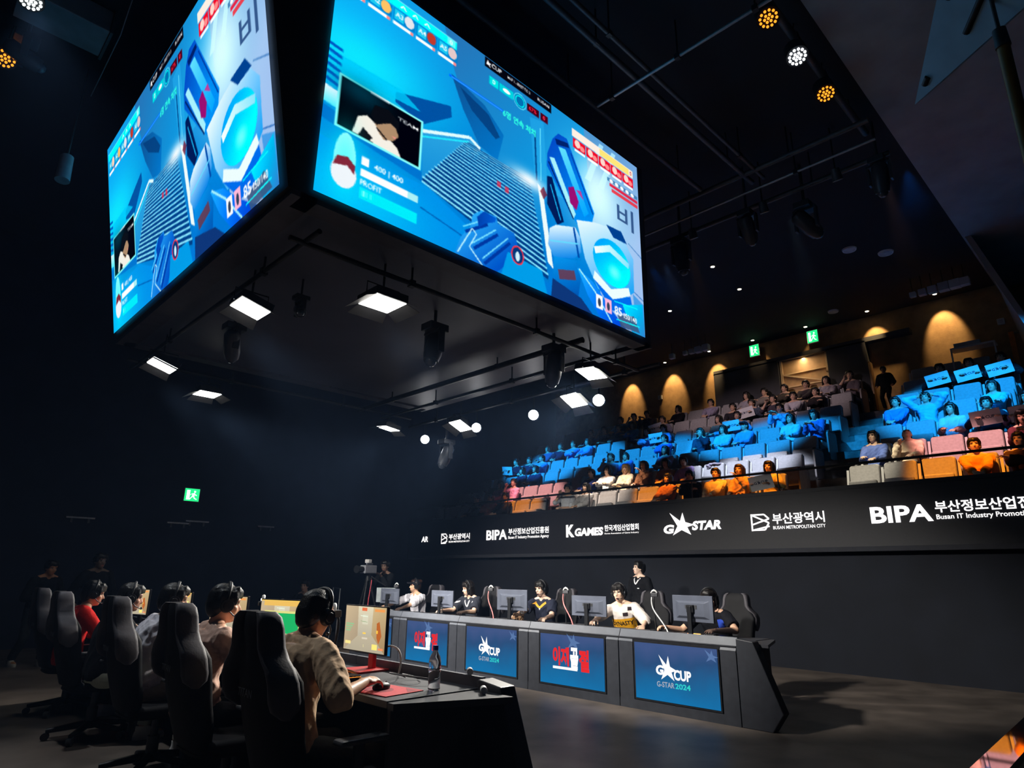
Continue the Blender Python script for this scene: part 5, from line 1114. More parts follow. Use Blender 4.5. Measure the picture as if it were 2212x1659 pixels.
# team with lit monitors (backs to us)
P = Pose(hip=.57, lean=.08, side=.02, neck=1.0, head=(.12, -.28, .06), hl=(.44, .23, .85), hr=(.225, -.300, .868), er=(-.01, -.44, .79), el=(.2, .8, .5), twist=.10, w=1.04, curl=.42, fl=(.40, .16, .085), fr=(.30, -.20, .085), hnr=(0, -.2, 1), kr=(1, -.5, .5))
person('person in a beige long sleeve top with black headset, hand on red mouse pad', P, (1.72, 3.36, 0), .16, 'cfa280', ('crop', '0d0a09'), ('sweatshirt', 'd9b795', 1.22), '3a3d3c', 'b8b0a8', voxel=.0065, inf=.017, foldamp=.010, seed=3, hs=-1, puff=.004, cuff=.052)
P = Pose(hip=.56, lean=.08, neck=.5, head=(-.22, -.10, 0), hl=(.45, .24, .84), hr=(.42, -.10, .84), er=(.05, -.6, .4), w=1.04, fl=(.42, .2, .085), fr=(.36, -.16, .085))
person('person in a pale pink T-shirt with headset, profile lit by the monitor', P, (1.73, 4.62, 0), 0.0, 'e0a98a', ('short', '0b0a0c'), ('shirt', 'd8b3a2', .72), '15171c', 'c8c8c8', voxel=.007, inf=.018, foldamp=.013, seed=4, hs=-1, puff=.006)
P = Pose(hip=.56, lean=.16, head=(-.30, -.12, 0), hl=(.46, .20, .84), hr=(.44, -.12, .84), w=1.08, neck=.8, fl=(.42, .2, .085), fr=(.36, -.16, .085))
person('person in a loose white T-shirt with headset, leaning to the screen', P, (1.73, 5.78, 0), 0.0, 'd39b7e', ('short', '0b0a0c'), ('shirt', 'd4d2dc', .72), '9a968c', 'c8c8c8', voxel=.0075, inf=.020, foldamp=.013, seed=5, hs=-1, puff=.006)
P = Pose(hip=.54, lean=.14, neck=.6, head=(-.22, -.14, 0), hl=(.46, .20, .84), hr=(.44, -.12, .84), fl=(.42, .2, .085), fr=(.36, -.16, .085))
person('person in a black T-shirt and pale trousers, half hidden by a racing chair', P, (1.73, 6.90, 0), 0.0, 'd09a82', ('short', '0b0a0c'), ('shirt', '101014', .72), 'b9bfae', 'd8d4cc', voxel=.008, inf=.016, seed=6, hs=-1)
P = Pose(hip=.54, lean=.12, neck=.6, head=(-.18, -.16, 0), hl=(.46, .16, .84), hr=(.44, -.14, .84), er=(.2, -.3, .3), fl=(.42, .2, .085), fr=(.36, -.16, .085))
person('person in a bright red top with headset at the end of the row', P, (1.73, 8.2, 0), 0.0, 'd8a488', ('bowl', '0b0a0c'), ('sweatshirt', 'e0221e', 1.9), '15171c', 'd8d8d8', voxel=.008, inf=.017, seed=7, hs=-1)
# team by the stand (facing us)
P = Pose(hip=.56, lean=.16, head=(-.30, .02, -.08), hl=(.56, .26, .83), hr=(.52, -.42, .82), er=(.2, -.7, .75), el=(.15, .75, .75), fl=(.42, .12, .085), fr=(.42, -.12, .085))
r = person('person in a white jersey and dark cap by the tripod camera', P, (7.78, 10.44, 0), PI, 'e0b294', None, ('jersey', 'dcdbe6', 1.1), '16181e', 'd8d8d8', voxel=.0075, inf=.017, foldamp=.010, seed=8, hs=1, puff=.006)
cap_part(P, fab('cap_navy', '16171f'), r); mo('hair', hair_mesh(P, 'bun', HAIR('2a1a14'), .009, 8), r)
sh = child(r, 'jersey')
for a, b, c in ((.09, .02, .05), (-.13, .03, .05)): decal(sh, poly2([[(0, 0), (.03, .02), (.07, .08), (.05, .10), (.03, .05), (.0, .06)]]), P.hip+P.up*(.34)+P.lat*a, P.lat, P.up, fab('print_black', '15151a'), r, 'print')
decal(sh, gridg(.17, .05, 8, 3), P.hip+P.up*.14+P.lat*.02, P.lat, P.up, fab('print_maroon', '5c1524'), r, 'print')
P = Pose(hip=.56, lean=.20, head=(-.35, -.22, -.12), hl=(.52, .34, .83), hr=(.56, -.20, .83), fl=(.42, .12, .085), fr=(.42, -.12, .085))
r = person('person in a dark grey V-neck jersey, long fringe over the eyes, headset', P, (7.83, 8.9, 0), PI, 'e6bfa6', ('bob', '14100f'), ('jersey', '2a2d36', .75), '16181e', 'd8d8d8', voxel=.0075, inf=.016, seed=9, hs=1, puff=.01)
sh = child(r, 'jersey'); decal(sh, vcollar(.055, .10), P.hip+P.up*.37, P.lat, P.up, fab('trim_white', 'd8d8dc'), r, 'collar'); decal(sh, poly2([[(0, 0), (.025, 0), (.03, .04), (.01, .05)]]), P.hip+P.up*.26+P.lat*.06, P.lat, P.up, fab('trim_white', 'd8d8dc'), r, 'print')
for s_ in (.15, -.19): decal(sh, gridg(.05, .02, 3, 2), P.hip+P.up*.44+P.lat*s_, P.lat, P.up, fab('trim_white', 'd8d8dc'), r, 'print')
P = Pose(hip=.57, lean=.14, head=(-.18, -.02, .04), hl=(.50, .34, .82), hr=(.62, -.14, .83), fl=(.42, .12, .085), fr=(.42, -.12, .085))
r = person('person in a dark navy jersey with yellow collar and headset microphone', P, (7.78, 7.18, 0), PI+.15, 'ecc5ae', ('bowl', '100d0c'), ('jersey', '262a3a', .75), '16181e', 'd8d8d8', voxel=.0075, inf=.017, seed=10, hs=1, puff=.006, mouth=.008)
sh = child(r, 'jersey'); decal(sh, vcollar(.085, .07, .022), P.hip+P.up*.41, P.lat, P.up, fab('trim_yellow', 'd8a23c'), r, 'collar'); decal(sh, poly2([[(0, .03), (.02, 0), (.04, .03)]]), P.hip+P.up*.36-P.lat*.02, P.lat, P.up, fab('trim_white', 'd8d8dc'), r, 'print')
tag(fold_o := mo('plush_toy', fold(remesh(MB().ball((0, 0, .05), (.07, .11, .055), 14).ball((.02, .07, .075), .045, 12).ball((.0, -.06, .07), .05, 12), .009, 2), .012, 40, 2), None), 'brown fluffy plush toy on the far desk before the player with yellow collar', 'plush toy'); fold_o.location = (7.02, 7.02, .776); fold_o.data.materials.append(M_BRUSH)
P = Pose(hip=.56, lean=.20, side=-.10, head=(-.10, .0, .10), hl=(.46, .36, .80), hr=(.70, -.26, .83), er=(.4, -.6, .78), el=(.05, .7, .6), fl=(.42, .12, .085), fr=(.42, -.12, .085))
r = person('person in a white and yellow jersey with mouth open and headset', P, (7.76, 5.62, 0), PI+.30, 'efc6ab', ('bowl', '120e0d'), ('jersey', 'e6dcd6', 1.35), '16181e', 'd8d8d8', voxel=.007, inf=.017, seed=11, hs=1, mouth=.014, glasses=True, puff=.008)
sh = child(r, 'jersey')
decal(sh, gridg(.34, .14, 24, 6), P.hip+P.up*.19-P.lat*.17, P.lat, P.up, fab('band_yellow', 'd69a1e'), r, 'chest_band')
decal(sh, fit_text('DYNASTY', .30, .055, .02), P.hip+P.up*.245-P.lat*.15, P.lat, P.up, fab('print_black', '15151a'), r, 'lettering', .008)
for a, b, w in ((.03, .365, .07), (.10, .43, .06)): decal(sh, gridg(w, .045, 4, 2), P.hip+P.up*b+P.lat*a, P.lat, P.up, fab('print_brown', '2c2226'), r, 'patch')
P = Pose(hip=.56, lean=.38, side=-.04, head=(.55, -.25, .06), hl=(.52, .22, .83), hr=(.55, -.44, .83), el=(.15, .7, .7), fl=(.42, .12, .085), fr=(.42, -.12, .085), w=1.02)
r = person('person in a black jersey with blue stripe bent forward behind the end monitor', P, (7.75, 4.22, 0), PI, 'dcae92', ('bob', '120e0d'), ('jersey', '14151c', .7), '16181e', 'd8d8d8', voxel=.0075, inf=.016, seed=12, hs=1)
sh = child(r, 'jersey'); decal(sh, gridg(.09, .10, 5, 5), P.hip+P.up*.33+P.lat*.10, P.lat, P.up, fab('stripe_blue', '3a5ad0'), r, 'stripe'); decal(sh, fit_text('AS', .10, .07, .02), P.hip+P.up*.27+P.lat*.05, P.lat, P.up, fab('print_blue', '2c48c8'), r, 'lettering')
# standing man behind the far team
P = Pose(hip=.92, lean=-.02, head=(-.45, .14, 0), hl=(.05, .26, .86), hr=(.10, -.24, .86), fl=(.02, .10, .085), fr=(.04, -.10, .085), kl=(1, .1, .5), kr=(1, -.1, .5), curl=.4, fdir=(.2, 0, -1), hn=(0, 1, 0), hnr=(0, -1, 0), spine=.50, k=.98)
r = person('person standing in a black sweater with white collar behind the players', P, (9.75, 6.78, 0), PI-.15, 'd9b8a6', ('short', '0d0b0b'), ('sweater', '0c0d12', 1.95), '0c0d10', '202020', voxel=.008, inf=.02, seed=13)
decal(child(r, 'sweater'), vcollar(.06, .10), P.hip+P.up*.385, P.lat, P.up, fab('trim_white', 'd8d8dc'), r, 'collar'); decal(child(r, 'sweater'), gridg(.04, .012, 3, 2), P.hip+P.up*.30+P.lat*.03, P.lat, P.up, fab('trim_white', 'd8d8dc'), r, 'print')
# camera operator, helper, ground staff
P = Pose(hip=.93, lean=.12, head=(.3, -.1, 0), hl=(.35, .16, 1.38), hr=(.38, -.12, 1.30), fl=(.05, .12, .085), fr=(.0, -.12, .085), kl=(1, .1, .5), kr=(1, -.1, .5))
person('person in black operating the tripod camera by the stand wall', P, (8.15, 12.1, 0), PI+.2, '8a6c5c', ('short', '0d0b0b'), ('shirt', '101216', 1.95), '0c0d10', '202020', voxel=.010, seed=14)
P = Pose(hip=.50, lean=.10, head=(.1, .0, 0), hl=(.35, .1, .62), hr=(.32, -.3, .85), fl=(.42, .12, .085), fr=(.42, -.12, .085))
person('person in dark clothes seated by the far wall, face barely lit', P, (7.0, 13.4, 0), PI+.5, 'd8b09a', ('short', '0d0b0b'), ('shirt', '0a0b0e', 1.95), '0c0d10', '202020', voxel=.011, seed=15)
r = thing('stool', 'dark stool under the person seated by the far wall', 'stool', (7.0, 13.4, 0)); MB().cyl((0, 0, .36), (0, 0, .40), .17, n=20).build('seat', M_BLACK, r)
for i in range(4): MB().cyl((.12*math.cos(i*PI/2+.6), .12*math.sin(i*PI/2+.6), .36), (.17*math.cos(i*PI/2+.6), .17*math.sin(i*PI/2+.6), 0), .012, n=8).build('leg', M_DKGREY, r)
P = Pose(hip=.84, lean=.26, head=(.1, -.2, 0), hl=(.30, .18, .95), hr=(.28, -.12, .98), fl=(.10, .14, .085), fr=(-.22, -.12, .085), kl=(1, .1, .5), kr=(1, -.1, .5), k=.96)
person('person in dark clothes and white shoes standing at the far end of the room', P, (2.15, 12.7, 0), -PI*.42, 'b07c58', ('short', '0d0b0b'), ('jacket', '0d0e10', 1.95), '2a2e2c', 'b4b0a4', voxel=.010, seed=16)
P = Pose(hip=.90, lean=.08, head=(.3, .0, 0), hl=(.12, .24, .9), hr=(.10, -.24, .9), fl=(.03, .10, .085), fr=(.0, -.10, .085), kl=(1, .1, .5), kr=(1, -.1, .5))
person('dim person in black standing beyond the player in the red top', P, (2.75, 12.2, 0), -PI*.5, '6a5648', ('short', '0d0b0b'), ('jacket', '0a0b0d', 1.95), '0c0d10', '303030', voxel=.011, seed=17)
# broadcast camera on its tripod
r = thing('video_camera', 'grey broadcast camera on a black tripod at the end of the far desk', 'video camera', (7.45, 11.75, 0), PI+.3)
MB().box((0, 0, 1.50), (.36, .14, .16)).box((-.02, 0, 1.61), (.2, .03, .04)).build('body', pmat('camera_grey', (.30, .31, .36), .5, var=.1), r, bevel=.015)
MB().tube([(.18, 0, 1.50), (.30, 0, 1.50), (.36, 0, 1.50)], [.055, .06, .075], 18).build('lens', M_BLACK, r); MB().box((.02, .0, 1.66), (.10, .10, .07)).build('viewfinder', M_WHITEP, r, bevel=.01)
MB().cyl((0, 0, 1.28), (0, 0, 1.42), .06, .045).box((0, 0, 1.41), (.18, .08, .03)).build('head', M_BLACK, r); MB().tube([(-.05, .05, 1.36), (-.42, .12, 1.18)], .012, 8).build('pan_bar', M_DKGREY, r)
for i in range(3):
    t = 2*PI*i/3+.4; MB().tube([(.04*math.cos(t), .04*math.sin(t), 1.28), (.20*math.cos(t), .20*math.sin(t), .75), (.42*math.cos(t), .42*math.sin(t), 0.01)], [.022, .020, .014], 8).build('leg', M_BLACK, r)
tube_thing('cable', 'red cable hanging from the tripod camera beside the far desk', 'cable', bez((7.35, 11.45, 1.30), (7.3, 11.4, 1.0), (7.25, 11.5, .7), (7.3, 11.3, .006)), .01, pmat('red_cable', (.5, .06, .09), .5), 8)
r = thing('light_frame', 'thin pale upright frame standing by the tripod camera', 'frame', (7.1, 12.35, 0), .4); MB().tube([(0, -.08, .02), (0, -.10, 1.12), (0, .07, 1.14), (0, .09, .02), (0, -.08, .02)], .012, 8).build('frame', M_GREY, r); MB().box((0, 0, .01), (.2, .26, .02)).build('foot', M_BLACK, r)
# ================================================================ the stand: seats
M_SEAT = pmat('seat_fabric', (0.40, 0.39, 0.40), 0.85, var=.10, scale=25, bump=.12, bscale=120)
M_SEATBK = pmat('seat_shell', (0.05, 0.05, 0.055), 0.5, var=.1)
M_SEATTRIM = pmat('seat_trim', (0.50, 0.50, 0.52), 0.5, var=.05)
def rr(w, h, r=.05, n=5):
    out = []
    for cx, cy, a0 in ((w-r, h-r, 0), (-w+r, h-r, PI/2), (-w+r, -h+r, PI), (w-r, -h+r, 3*PI/2)):
        out += [(cx+r*math.cos(a0+PI/2*i/n), cy+r*math.sin(a0+PI/2*i/n)) for i in range(n+1)]
    return out
def seat_proto(folded):
    """faces -x; origin on the tier under the back"""
    r = thing('theatre_seat', 'seat', 'theatre seat')
    lean = lambda z: .085*(z-.42)/.6
    def pad(z0, z1, w, x0, x1, cr):
        mb = MB(); zc = (z0+z1)/2; h = (z1-z0)/2
        def ring(x, s_): return [V3(x+lean(zc+b*s_)-.018*(1-(a/w)**2)*(1 if x < -.02 else 0), a*s_, zc+b*s_) for a, b in rr(w, h, cr)]
        return mb.loft([ring(x1, .97), ring(x1, 1.0), ring(x0+.03, 1.0), ring(x0+.012, .985), ring(x0, .95)])
    pad(.60, 1.01, .238, -.09, -.01, .045).build('backrest', M_SEAT, r); pad(.40, .618, .232, -.083, -.01, .03).build('lower_back', M_SEAT, r)
    pad(.36, .99, .236, -.012, .03, .04).build('back_shell', M_SEATBK, r)
    if folded:
        mb = MB().box((-.16, 0, .55), (.09, .44, .36), Matrix.Rotation(.12, 3, 'Y')); mb.build('seat_pad', M_SEAT, r, bevel=.025)
    else: MB().box((-.31, 0, .41), (.44, .45, .10), Matrix.Rotation(.06, 3, 'Y')).build('seat_pad', M_SEAT, r, bevel=.03)
    a = MB().prism([(.0, .62), (-.36, .62), (-.38, .59), (-.30, .55), (-.12, .52), (-.10, .0), (.0, .0)], .252, .298, lambda a, b, h: (a, h, b)).build('armrest', M_SEATBK, r, bevel=.008)
    MB().prism([(.05, .95), (.035, .95), (-.04, .62), (-.02, .62)], .256, .294, lambda a, b, h: (a, h, b)).build('edge_trim', M_SEATTRIM, r)
    return r
YS = {'M': [5.2+.55*i for i in range(10)], 'R': [3.62-.545*j for j in range(5)], 'L': [11.22+.55*i for i in range(8)]}
BN = {'M': 'middle block', 'R': 'block by the bulkhead', 'L': 'block by the far wall'}
ORD = ['first', 'second', 'third', 'fourth', 'fifth', 'sixth', 'seventh', 'eighth', 'ninth', 'tenth']
ROWN = ['front row', 'second row', 'third row', 'fourth row', 'fifth row', 'sixth row', 'back row']
# who sits where: block, row, seat -> archetype, top colour, hair variant, note
PPL = {}
def sit(b, k, i, arch, top, note, tr='22262e', skin=None): PPL[(b, k, i)] = (arch, top, note, tr, skin)
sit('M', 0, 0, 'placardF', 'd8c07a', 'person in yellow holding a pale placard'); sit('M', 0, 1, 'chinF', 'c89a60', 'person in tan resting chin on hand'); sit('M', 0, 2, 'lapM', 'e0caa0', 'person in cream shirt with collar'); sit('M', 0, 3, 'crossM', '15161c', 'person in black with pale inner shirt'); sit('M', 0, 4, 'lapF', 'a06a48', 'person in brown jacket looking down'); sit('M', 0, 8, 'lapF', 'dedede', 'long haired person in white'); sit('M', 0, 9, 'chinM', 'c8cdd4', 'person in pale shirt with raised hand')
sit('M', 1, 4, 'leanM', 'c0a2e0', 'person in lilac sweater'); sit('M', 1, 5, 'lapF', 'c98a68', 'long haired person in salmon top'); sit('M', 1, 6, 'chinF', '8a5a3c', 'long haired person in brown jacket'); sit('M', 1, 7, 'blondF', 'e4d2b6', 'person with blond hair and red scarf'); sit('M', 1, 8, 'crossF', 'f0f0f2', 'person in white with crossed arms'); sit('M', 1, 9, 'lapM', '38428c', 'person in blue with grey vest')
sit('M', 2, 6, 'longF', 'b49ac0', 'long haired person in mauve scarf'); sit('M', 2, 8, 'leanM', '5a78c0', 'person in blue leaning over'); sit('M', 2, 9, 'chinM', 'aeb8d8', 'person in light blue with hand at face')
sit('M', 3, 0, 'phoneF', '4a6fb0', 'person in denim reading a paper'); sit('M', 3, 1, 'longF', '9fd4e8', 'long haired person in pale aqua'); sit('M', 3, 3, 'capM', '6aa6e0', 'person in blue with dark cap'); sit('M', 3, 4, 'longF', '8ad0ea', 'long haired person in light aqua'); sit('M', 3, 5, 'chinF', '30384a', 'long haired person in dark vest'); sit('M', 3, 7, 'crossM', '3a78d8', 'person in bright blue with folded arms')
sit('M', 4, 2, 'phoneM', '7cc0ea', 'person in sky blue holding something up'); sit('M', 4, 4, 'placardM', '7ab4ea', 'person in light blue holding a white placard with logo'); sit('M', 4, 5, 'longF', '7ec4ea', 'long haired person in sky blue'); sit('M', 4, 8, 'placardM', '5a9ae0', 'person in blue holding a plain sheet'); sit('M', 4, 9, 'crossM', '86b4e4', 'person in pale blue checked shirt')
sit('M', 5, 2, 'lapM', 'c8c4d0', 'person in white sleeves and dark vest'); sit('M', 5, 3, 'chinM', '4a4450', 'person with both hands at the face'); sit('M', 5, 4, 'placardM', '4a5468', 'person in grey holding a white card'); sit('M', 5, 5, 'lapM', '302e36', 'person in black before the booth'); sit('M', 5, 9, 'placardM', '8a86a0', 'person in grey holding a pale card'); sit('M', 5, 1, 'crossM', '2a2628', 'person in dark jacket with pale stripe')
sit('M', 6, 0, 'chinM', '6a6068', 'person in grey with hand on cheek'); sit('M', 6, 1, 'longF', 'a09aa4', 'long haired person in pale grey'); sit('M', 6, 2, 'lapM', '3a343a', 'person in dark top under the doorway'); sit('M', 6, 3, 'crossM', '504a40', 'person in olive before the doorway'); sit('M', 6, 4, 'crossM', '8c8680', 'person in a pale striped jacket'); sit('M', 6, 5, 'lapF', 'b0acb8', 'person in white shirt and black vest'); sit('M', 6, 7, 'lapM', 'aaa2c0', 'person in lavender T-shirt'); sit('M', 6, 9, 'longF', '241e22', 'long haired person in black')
sit('R', 0, 3, 'lapM', 'e09030', 'person in orange light bending forward'); sit('R', 0, 4, 'crossM', '3a2418', 'person in dark coat by the picture edge')  # orange light is also put into the first top's colour
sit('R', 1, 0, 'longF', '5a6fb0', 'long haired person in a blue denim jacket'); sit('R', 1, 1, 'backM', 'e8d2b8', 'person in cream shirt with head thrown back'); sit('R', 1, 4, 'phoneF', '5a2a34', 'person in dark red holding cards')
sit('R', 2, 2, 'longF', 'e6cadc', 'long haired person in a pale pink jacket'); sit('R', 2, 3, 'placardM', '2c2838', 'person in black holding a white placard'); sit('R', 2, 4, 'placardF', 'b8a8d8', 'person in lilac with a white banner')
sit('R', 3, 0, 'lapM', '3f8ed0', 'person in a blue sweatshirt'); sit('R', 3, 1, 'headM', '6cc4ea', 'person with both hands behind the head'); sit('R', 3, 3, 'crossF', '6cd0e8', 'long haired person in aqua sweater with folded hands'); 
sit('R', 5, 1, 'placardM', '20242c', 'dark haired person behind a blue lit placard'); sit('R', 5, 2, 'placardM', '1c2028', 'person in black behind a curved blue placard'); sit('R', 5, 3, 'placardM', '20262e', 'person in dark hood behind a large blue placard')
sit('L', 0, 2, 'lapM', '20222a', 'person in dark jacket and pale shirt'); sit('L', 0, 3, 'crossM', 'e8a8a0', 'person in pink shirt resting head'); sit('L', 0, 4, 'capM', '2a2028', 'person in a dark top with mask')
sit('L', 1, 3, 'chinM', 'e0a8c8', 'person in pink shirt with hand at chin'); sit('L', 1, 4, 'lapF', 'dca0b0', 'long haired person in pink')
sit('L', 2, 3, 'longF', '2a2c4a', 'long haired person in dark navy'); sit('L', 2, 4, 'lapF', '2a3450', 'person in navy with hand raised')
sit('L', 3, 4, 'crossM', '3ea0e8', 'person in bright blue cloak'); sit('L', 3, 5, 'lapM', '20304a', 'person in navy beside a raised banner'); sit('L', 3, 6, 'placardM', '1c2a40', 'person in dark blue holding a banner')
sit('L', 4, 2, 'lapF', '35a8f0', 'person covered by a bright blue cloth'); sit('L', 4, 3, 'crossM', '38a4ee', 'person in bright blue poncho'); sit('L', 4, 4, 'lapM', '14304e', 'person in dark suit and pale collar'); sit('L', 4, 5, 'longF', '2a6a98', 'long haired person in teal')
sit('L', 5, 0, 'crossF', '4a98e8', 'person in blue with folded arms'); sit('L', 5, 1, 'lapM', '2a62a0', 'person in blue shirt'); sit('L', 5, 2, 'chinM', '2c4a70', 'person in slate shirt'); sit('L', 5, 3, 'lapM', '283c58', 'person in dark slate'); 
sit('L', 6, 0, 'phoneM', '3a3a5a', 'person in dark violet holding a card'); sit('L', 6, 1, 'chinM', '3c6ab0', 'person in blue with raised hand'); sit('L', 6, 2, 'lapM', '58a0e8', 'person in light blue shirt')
SEAT_UP = seat_proto(True); SEAT_DN = seat_proto(False)
first = {True: SEAT_UP, False: SEAT_DN}
for b, ys in YS.items():
    for k in range(7):
        for i, y in enumerate(ys):
            if b == 'R' and i >= (4 if k < 6 else 3) and k >= 3: continue
            emp = (b, k, i) not in PPL
            l = '%s padded grey theatre seat, %s, %s from the aisle, %s' % ('empty' if emp else 'occupied', ROWN[k], ORD[i], BN[b])
            if first[emp] is not None: s_ = first[emp]; first[emp] = None; s_['label'] = l
            else: s_ = dup(SEAT_UP if emp else SEAT_DN, (0, 0, 0), 0, l)
            s_.location = (TX(k), y, TZ(k)); s_['group'] = 'theatre seats of the stand'
M_ENDP = pmat('seat_end_panel', (0.34, 0.30, 0.29), 0.7, var=.1)
e0 = None
for b, y in (('M', 4.90), ('L', 10.92)):
    for k in range(7):
        l = 'upholstered end panel of the %s, %s' % (ROWN[k], BN[b])
        if e0 is None:
            e0 = thing('row_end_panel', l, 'seat end panel', (0, 0, 0), 0, 'end panels of the seat rows')
            MB().prism(rr(.24, .30, .06), -.018, .018, lambda a, c, h: (a-.19, h, c+.36)).build('panel', M_ENDP, e0, bevel=.006); MB().box((-.19, 0, .03), (.30, .05, .06)).build('foot', M_BLACK, e0); MB().box((-.2, .0, .675), (.36, .06, .03)).build('arm_top', M_SEATBK, e0, bevel=.008)
            q = e0
        else: q = dup(e0, (0, 0, 0), 0, l)
        q.location = (TX(k), y, TZ(k))
# ---------------------------------------------------------------- the audience
ARCH = {}
def arch(name, P, hair, top, fem=0.0, hcol='0e0c0c', skin='d8b096', mouth=0.0, cap=None):
    r = person('spectator', P, (0, 0, 0), PI, skin, (hair, hcol) if hair else None, top, '22262e', None, fem, .0105, 'spectators seated in the stand', .014, .009, len(ARCH), mouth=mouth, puff=.003)
    if cap: cap_part(P, fab('cap'+cap, cap), r); mo('hair', hair_mesh(P, 'bun', HAIR(), .012, 8), r)
    ARCH[name] = [r, False]
SIT = dict(hip=.52, fl=(.26, .13, .085), fr=(.26, -.13, .085), spine=.47, k=.97)
HU = lambda yaw=0.0, p=.22, r=0.0: (yaw, p, r)
arch('lapM', Pose(lean=-.22, head=HU(.05, .20), hl=(.34, .05, .64), hr=(.34, -.05, .66), **SIT), 'short', ('top', 'ffffff', 1.95))
arch('lapF', Pose(lean=-.20, head=HU(-.10, .18), hl=(.34, .06, .66), hr=(.36, -.04, .64), w=.9, **SIT), 'bob', ('top', 'ffffff', 1.95), 1.0)
arch('crossM', Pose(lean=-.18, head=HU(-.2, .22, .05), hl=(.16, -.13, .86), hr=(.18, .12, .82), el=(.25, .5, .6), er=(.25, -.5, .6), **SIT), 'short', ('top', 'ffffff', 1.95))
arch('crossF', Pose(lean=-.16, head=HU(-.15, .25), hl=(.24, -.08, .80), hr=(.26, .08, .78), el=(.25, .5, .6), er=(.25, -.5, .6), w=.92, **SIT), 'long', ('top', 'ffffff', 1.95), 1.0)
arch('chinM', Pose(lean=-.10, side=.06, head=HU(.1, .22), hl=(.30, .1, .66), hr=(.17, -.05, 1.00), er=(.2, -.3, .6), **SIT), 'short', ('top', 'ffffff', 1.2))
arch('chinF', Pose(lean=-.10, side=-.05, head=HU(.0, .18), hl=(.20, .05, .98), hr=(.32, -.06, .66), el=(.25, .3, .6), w=.9, **SIT), 'long', ('top', 'ffffff', 1.95), 1.0, '2a1a12')
arch('leanM', Pose(lean=-.22, side=-.22, head=HU(.3, .25, .1), hl=(.34, .12, .66), hr=(.22, -.30, .66), **SIT), 'bowl', ('top', 'ffffff', 1.95))
arch('longF', Pose(lean=-.20, head=HU(-.25, .22), hl=(.32, .08, .66), hr=(.30, -.10, .70), w=.9, **SIT), 'long', ('top', 'ffffff', 1.95), 1.0)
arch('blondF', Pose(lean=-.18, head=HU(.05, .05), hl=(.32, .06, .70), hr=(.30, -.08, .70), w=.9, **SIT), 'bob', ('top', 'ffffff', 1.95), 1.0, 'c8a878')
arch('phoneF', Pose(lean=-.08, head=HU(.0, -.15), hl=(.28, .07, .84), hr=(.28, -.07, .86), w=.9, **SIT), 'bob', ('top', 'ffffff', 1.95), 1.0)
arch('phoneM', Pose(lean=-.10, head=HU(.0, .05), hl=(.30, .08, .92), hr=(.30, -.08, .94), **SIT), 'short', ('top', 'ffffff', 1.95))
arch('placardM', Pose(lean=-.14, head=HU(-.05, .15), hl=(.27, .18, .80), hr=(.27, -.18, .80), el=(.1, .45, .6), er=(.1, -.45, .6), **SIT), 'short', ('top', 'ffffff', 1.95))
arch('placardF', Pose(lean=-.12, head=HU(.1, .18), hl=(.27, .18, .78), hr=(.27, -.18, .78), el=(.1, .45, .6), er=(.1, -.45, .6), w=.9, **SIT), 'bob', ('top', 'ffffff', 1.95), 1.0)
arch('headM', Pose(lean=-.25, head=HU(-.1, .22), hl=(-.12, .14, 1.16), hr=(-.12, -.14, 1.16), el=(.1, .6, 1.15), er=(.1, -.6, 1.15), hn=(-1, .3, .3), hnr=(-1, -.3, .3), **SIT), 'short', ('top', 'ffffff', 1.95))
arch('backM', Pose(lean=-.24, head=HU(.15, .75), hl=(.30, .08, .66), hr=(.14, -.10, .90), **SIT), 'crop', ('top', 'ffffff', 1.95))
arch('capM', Pose(lean=-.18, head=HU(-.1, .12), hl=(.33, .06, .66), hr=(.33, -.06, .66), **SIT), None, ('top', 'ffffff', 1.95), 0, '0e0c0c', 'd8b096', 0, '20222c')
SKN = 0
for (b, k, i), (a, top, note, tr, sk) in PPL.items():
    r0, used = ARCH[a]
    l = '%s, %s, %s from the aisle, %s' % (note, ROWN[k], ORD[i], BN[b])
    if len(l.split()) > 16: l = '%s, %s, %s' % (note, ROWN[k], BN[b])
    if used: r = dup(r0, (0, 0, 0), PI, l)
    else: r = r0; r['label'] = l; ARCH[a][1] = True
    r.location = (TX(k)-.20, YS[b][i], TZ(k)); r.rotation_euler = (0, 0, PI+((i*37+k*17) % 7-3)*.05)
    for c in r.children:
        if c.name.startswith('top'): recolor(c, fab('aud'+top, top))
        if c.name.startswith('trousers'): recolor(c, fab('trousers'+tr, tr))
# ---------------------------------------------------------------- placards, bottles and belongings in the stand
pl0 = None
M_PLA = pmat('card_white', (.78, .78, .80), .6, var=.03); M_PRN = pmat('card_print', (.06, .08, .14), .6)
for (b, k, i), (a, top, note, tr, sk) in list(PPL.items()):
    if not a.startswith('placard'): continue
    l = 'placard held by the %s' % note.split(' holding')[0].split(' behind')[0].replace('person', 'person', 1)
    l = l+', %s' % ROWN[k]
    r = thing('placard', l, 'placard', (TX(k)-.53, YS[b][i], TZ(k)+.80), 0, 'placards held in the stand') if pl0 is None else dup(pl0, (TX(k)-.53, YS[b][i], TZ(k)+.80), 0, l)
    if pl0 is None:
        pl0 = r; R = Matrix.Rotation(-.25, 3, 'Y')
        mb = MB().box((0, 0, 0), (.008, .44, .26), R); mb.build('card', M_PLA, r)
        mb = MB(); g = starlogo(.09, .08); g2 = fit_text('CUP', .13, .05, .03); g1 = fit_text('G', .05, .05, .03)
        for g_, y, z in ((g1, .13, -.02), (g, .10, -.03), (g2, .0, -.02)): mb.add([R @ V3(-.006, y-a_, z+c_) for a_, c_ in g_[0]], g_[1])
        mb.build('print', M_PRN, r)
    r.rotation_euler = (((i*5+k*3) % 5-2)*.06, 0, 0)
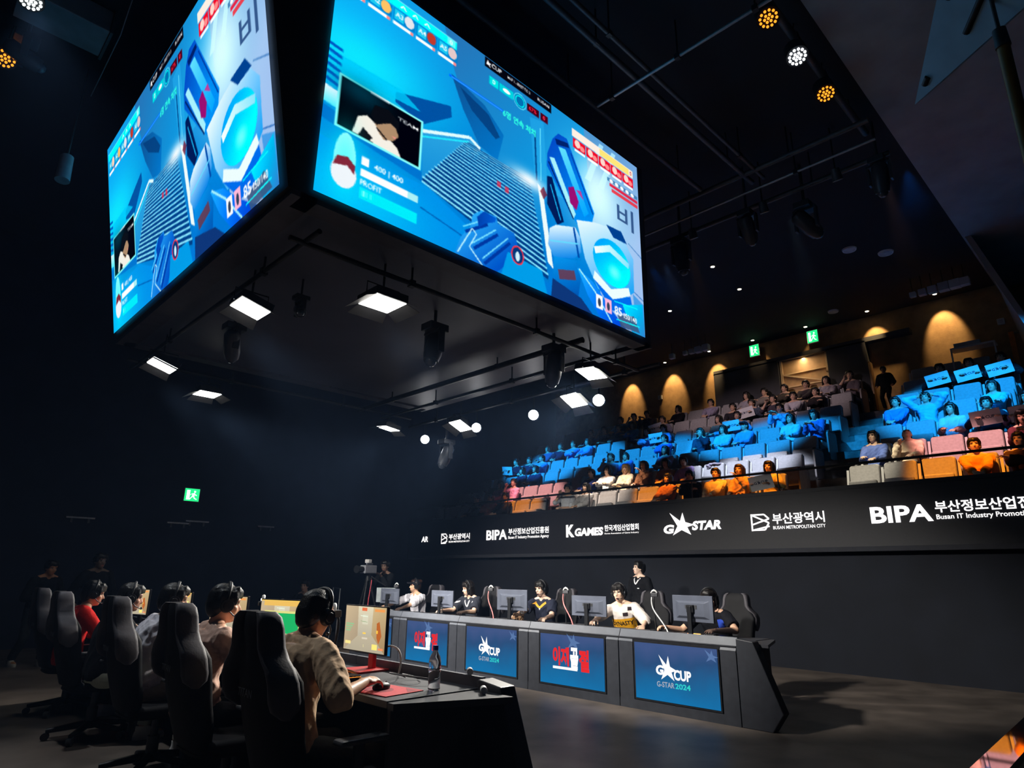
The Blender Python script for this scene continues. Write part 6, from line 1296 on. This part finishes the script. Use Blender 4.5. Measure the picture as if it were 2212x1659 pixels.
for (b, k, i), l in ((('R', 2, 0), 'water bottle standing on the armrest beside the wide stair'), (('M', 3, 6), 'water bottle on an armrest in the fourth row')):
    q = bottle(l, (TX(k)-.2, YS[b][i]+.275, TZ(k)+.622), (.6, .65, .7)); q.scale = (1.1, 1.1, .8)
tag(c_ := mo('coat', fold(remesh(MB().ball((0, 0, .03), (.10, .24, .06), 14).ball((-.05, .12, -.05), (.06, .07, .12), 12).ball((-.02, -.12, .02), (.09, .1, .05), 12), .014, 2), .02, 26, 4), None), 'grey coat dropped over the seat back in the second row, middle block', 'coat'); c_.location = (TX(1)+.03, YS['M'][3], TZ(1)+.985); c_.scale = (.8, .9, .55); c_.data.materials.append(fab('coat', '8a8290'))
r = thing('folded_stand', 'tall bright orange panel standing at the top of the stand', 'panel', (17.30, 1.85, TZ(6)), 0); MB().box((0, 0, .75), (.05, .10, 1.5)).build('panel', pmat('orange_panel', (.75, .20, .03), .5), r); MB().box((.02, -.16, 1.48), (.08, .45, .04)).box((.03, -.36, .75), (.05, .04, 1.5)).build('frame', pmat('frame_tan', (.4, .28, .16), .5), r)
r = thing('side_table', 'white edged table with papers at the top of the stand', 'table', (17.15, 2.55, TZ(6)), 0); MB().box((0, 0, 1.28), (.35, .85, .04)).build('top', M_WHITEP, r); MB().box((-.16, .41, .64), (.03, .03, 1.28)).build('leg', M_WHITEP, r); MB().box((-.16, -.41, .64), (.03, .03, 1.28)).build('leg', M_WHITEP, r); MB().box((-.05, .1, 1.35), (.2, .5, .10)).build('papers', pmat('paper', (.5, .5, .48), .7), r)
P = Pose(hip=.60, lean=-.02, head=(.1, .0, 0), hl=(.1, .18, .62), hr=(.12, -.16, .62), fl=(.03, .08, .085), fr=(.0, -.08, .085), kl=(1, .1, .5), kr=(1, -.1, .5), k=.68, spine=.5)
person('small dark person standing at the top of the wide stair', P, (TX(6)-.35, 4.35, TZ(6)), PI, 'a07050', ('short', '0d0b0b'), ('jacket', '16161a', 1.95), '121214', '303030', voxel=.011, seed=31)
# ================================================================ thin stage haze in the air of the hall
hm = bpy.data.materials.new('haze'); hm.use_nodes = True; nt = hm.node_tree; nt.nodes.remove(nt.nodes['Principled BSDF'])
v = nt.nodes.new('ShaderNodeVolumeScatter'); v.inputs['Density'].default_value = 0.0014; v.inputs['Anisotropy'].default_value = 0.3; v.inputs['Color'].default_value = (0.30, 0.52, 1.0, 1)  # scatter colour tinted blue to lift the dark areas like a glow
nt.links.new(v.outputs[0], nt.nodes['Material Output'].inputs['Volume'])
hz = MB().box((3.6, 8.0, 3.93), (14.4, 14.9, 7.82)).build('stage_haze', hm); hz['kind'] = 'stuff'
tag(hz, 'thin stage haze, tinted for a blue glow, hanging in the air around the cube', 'haze')
S.cycles.volume_bounces = 0
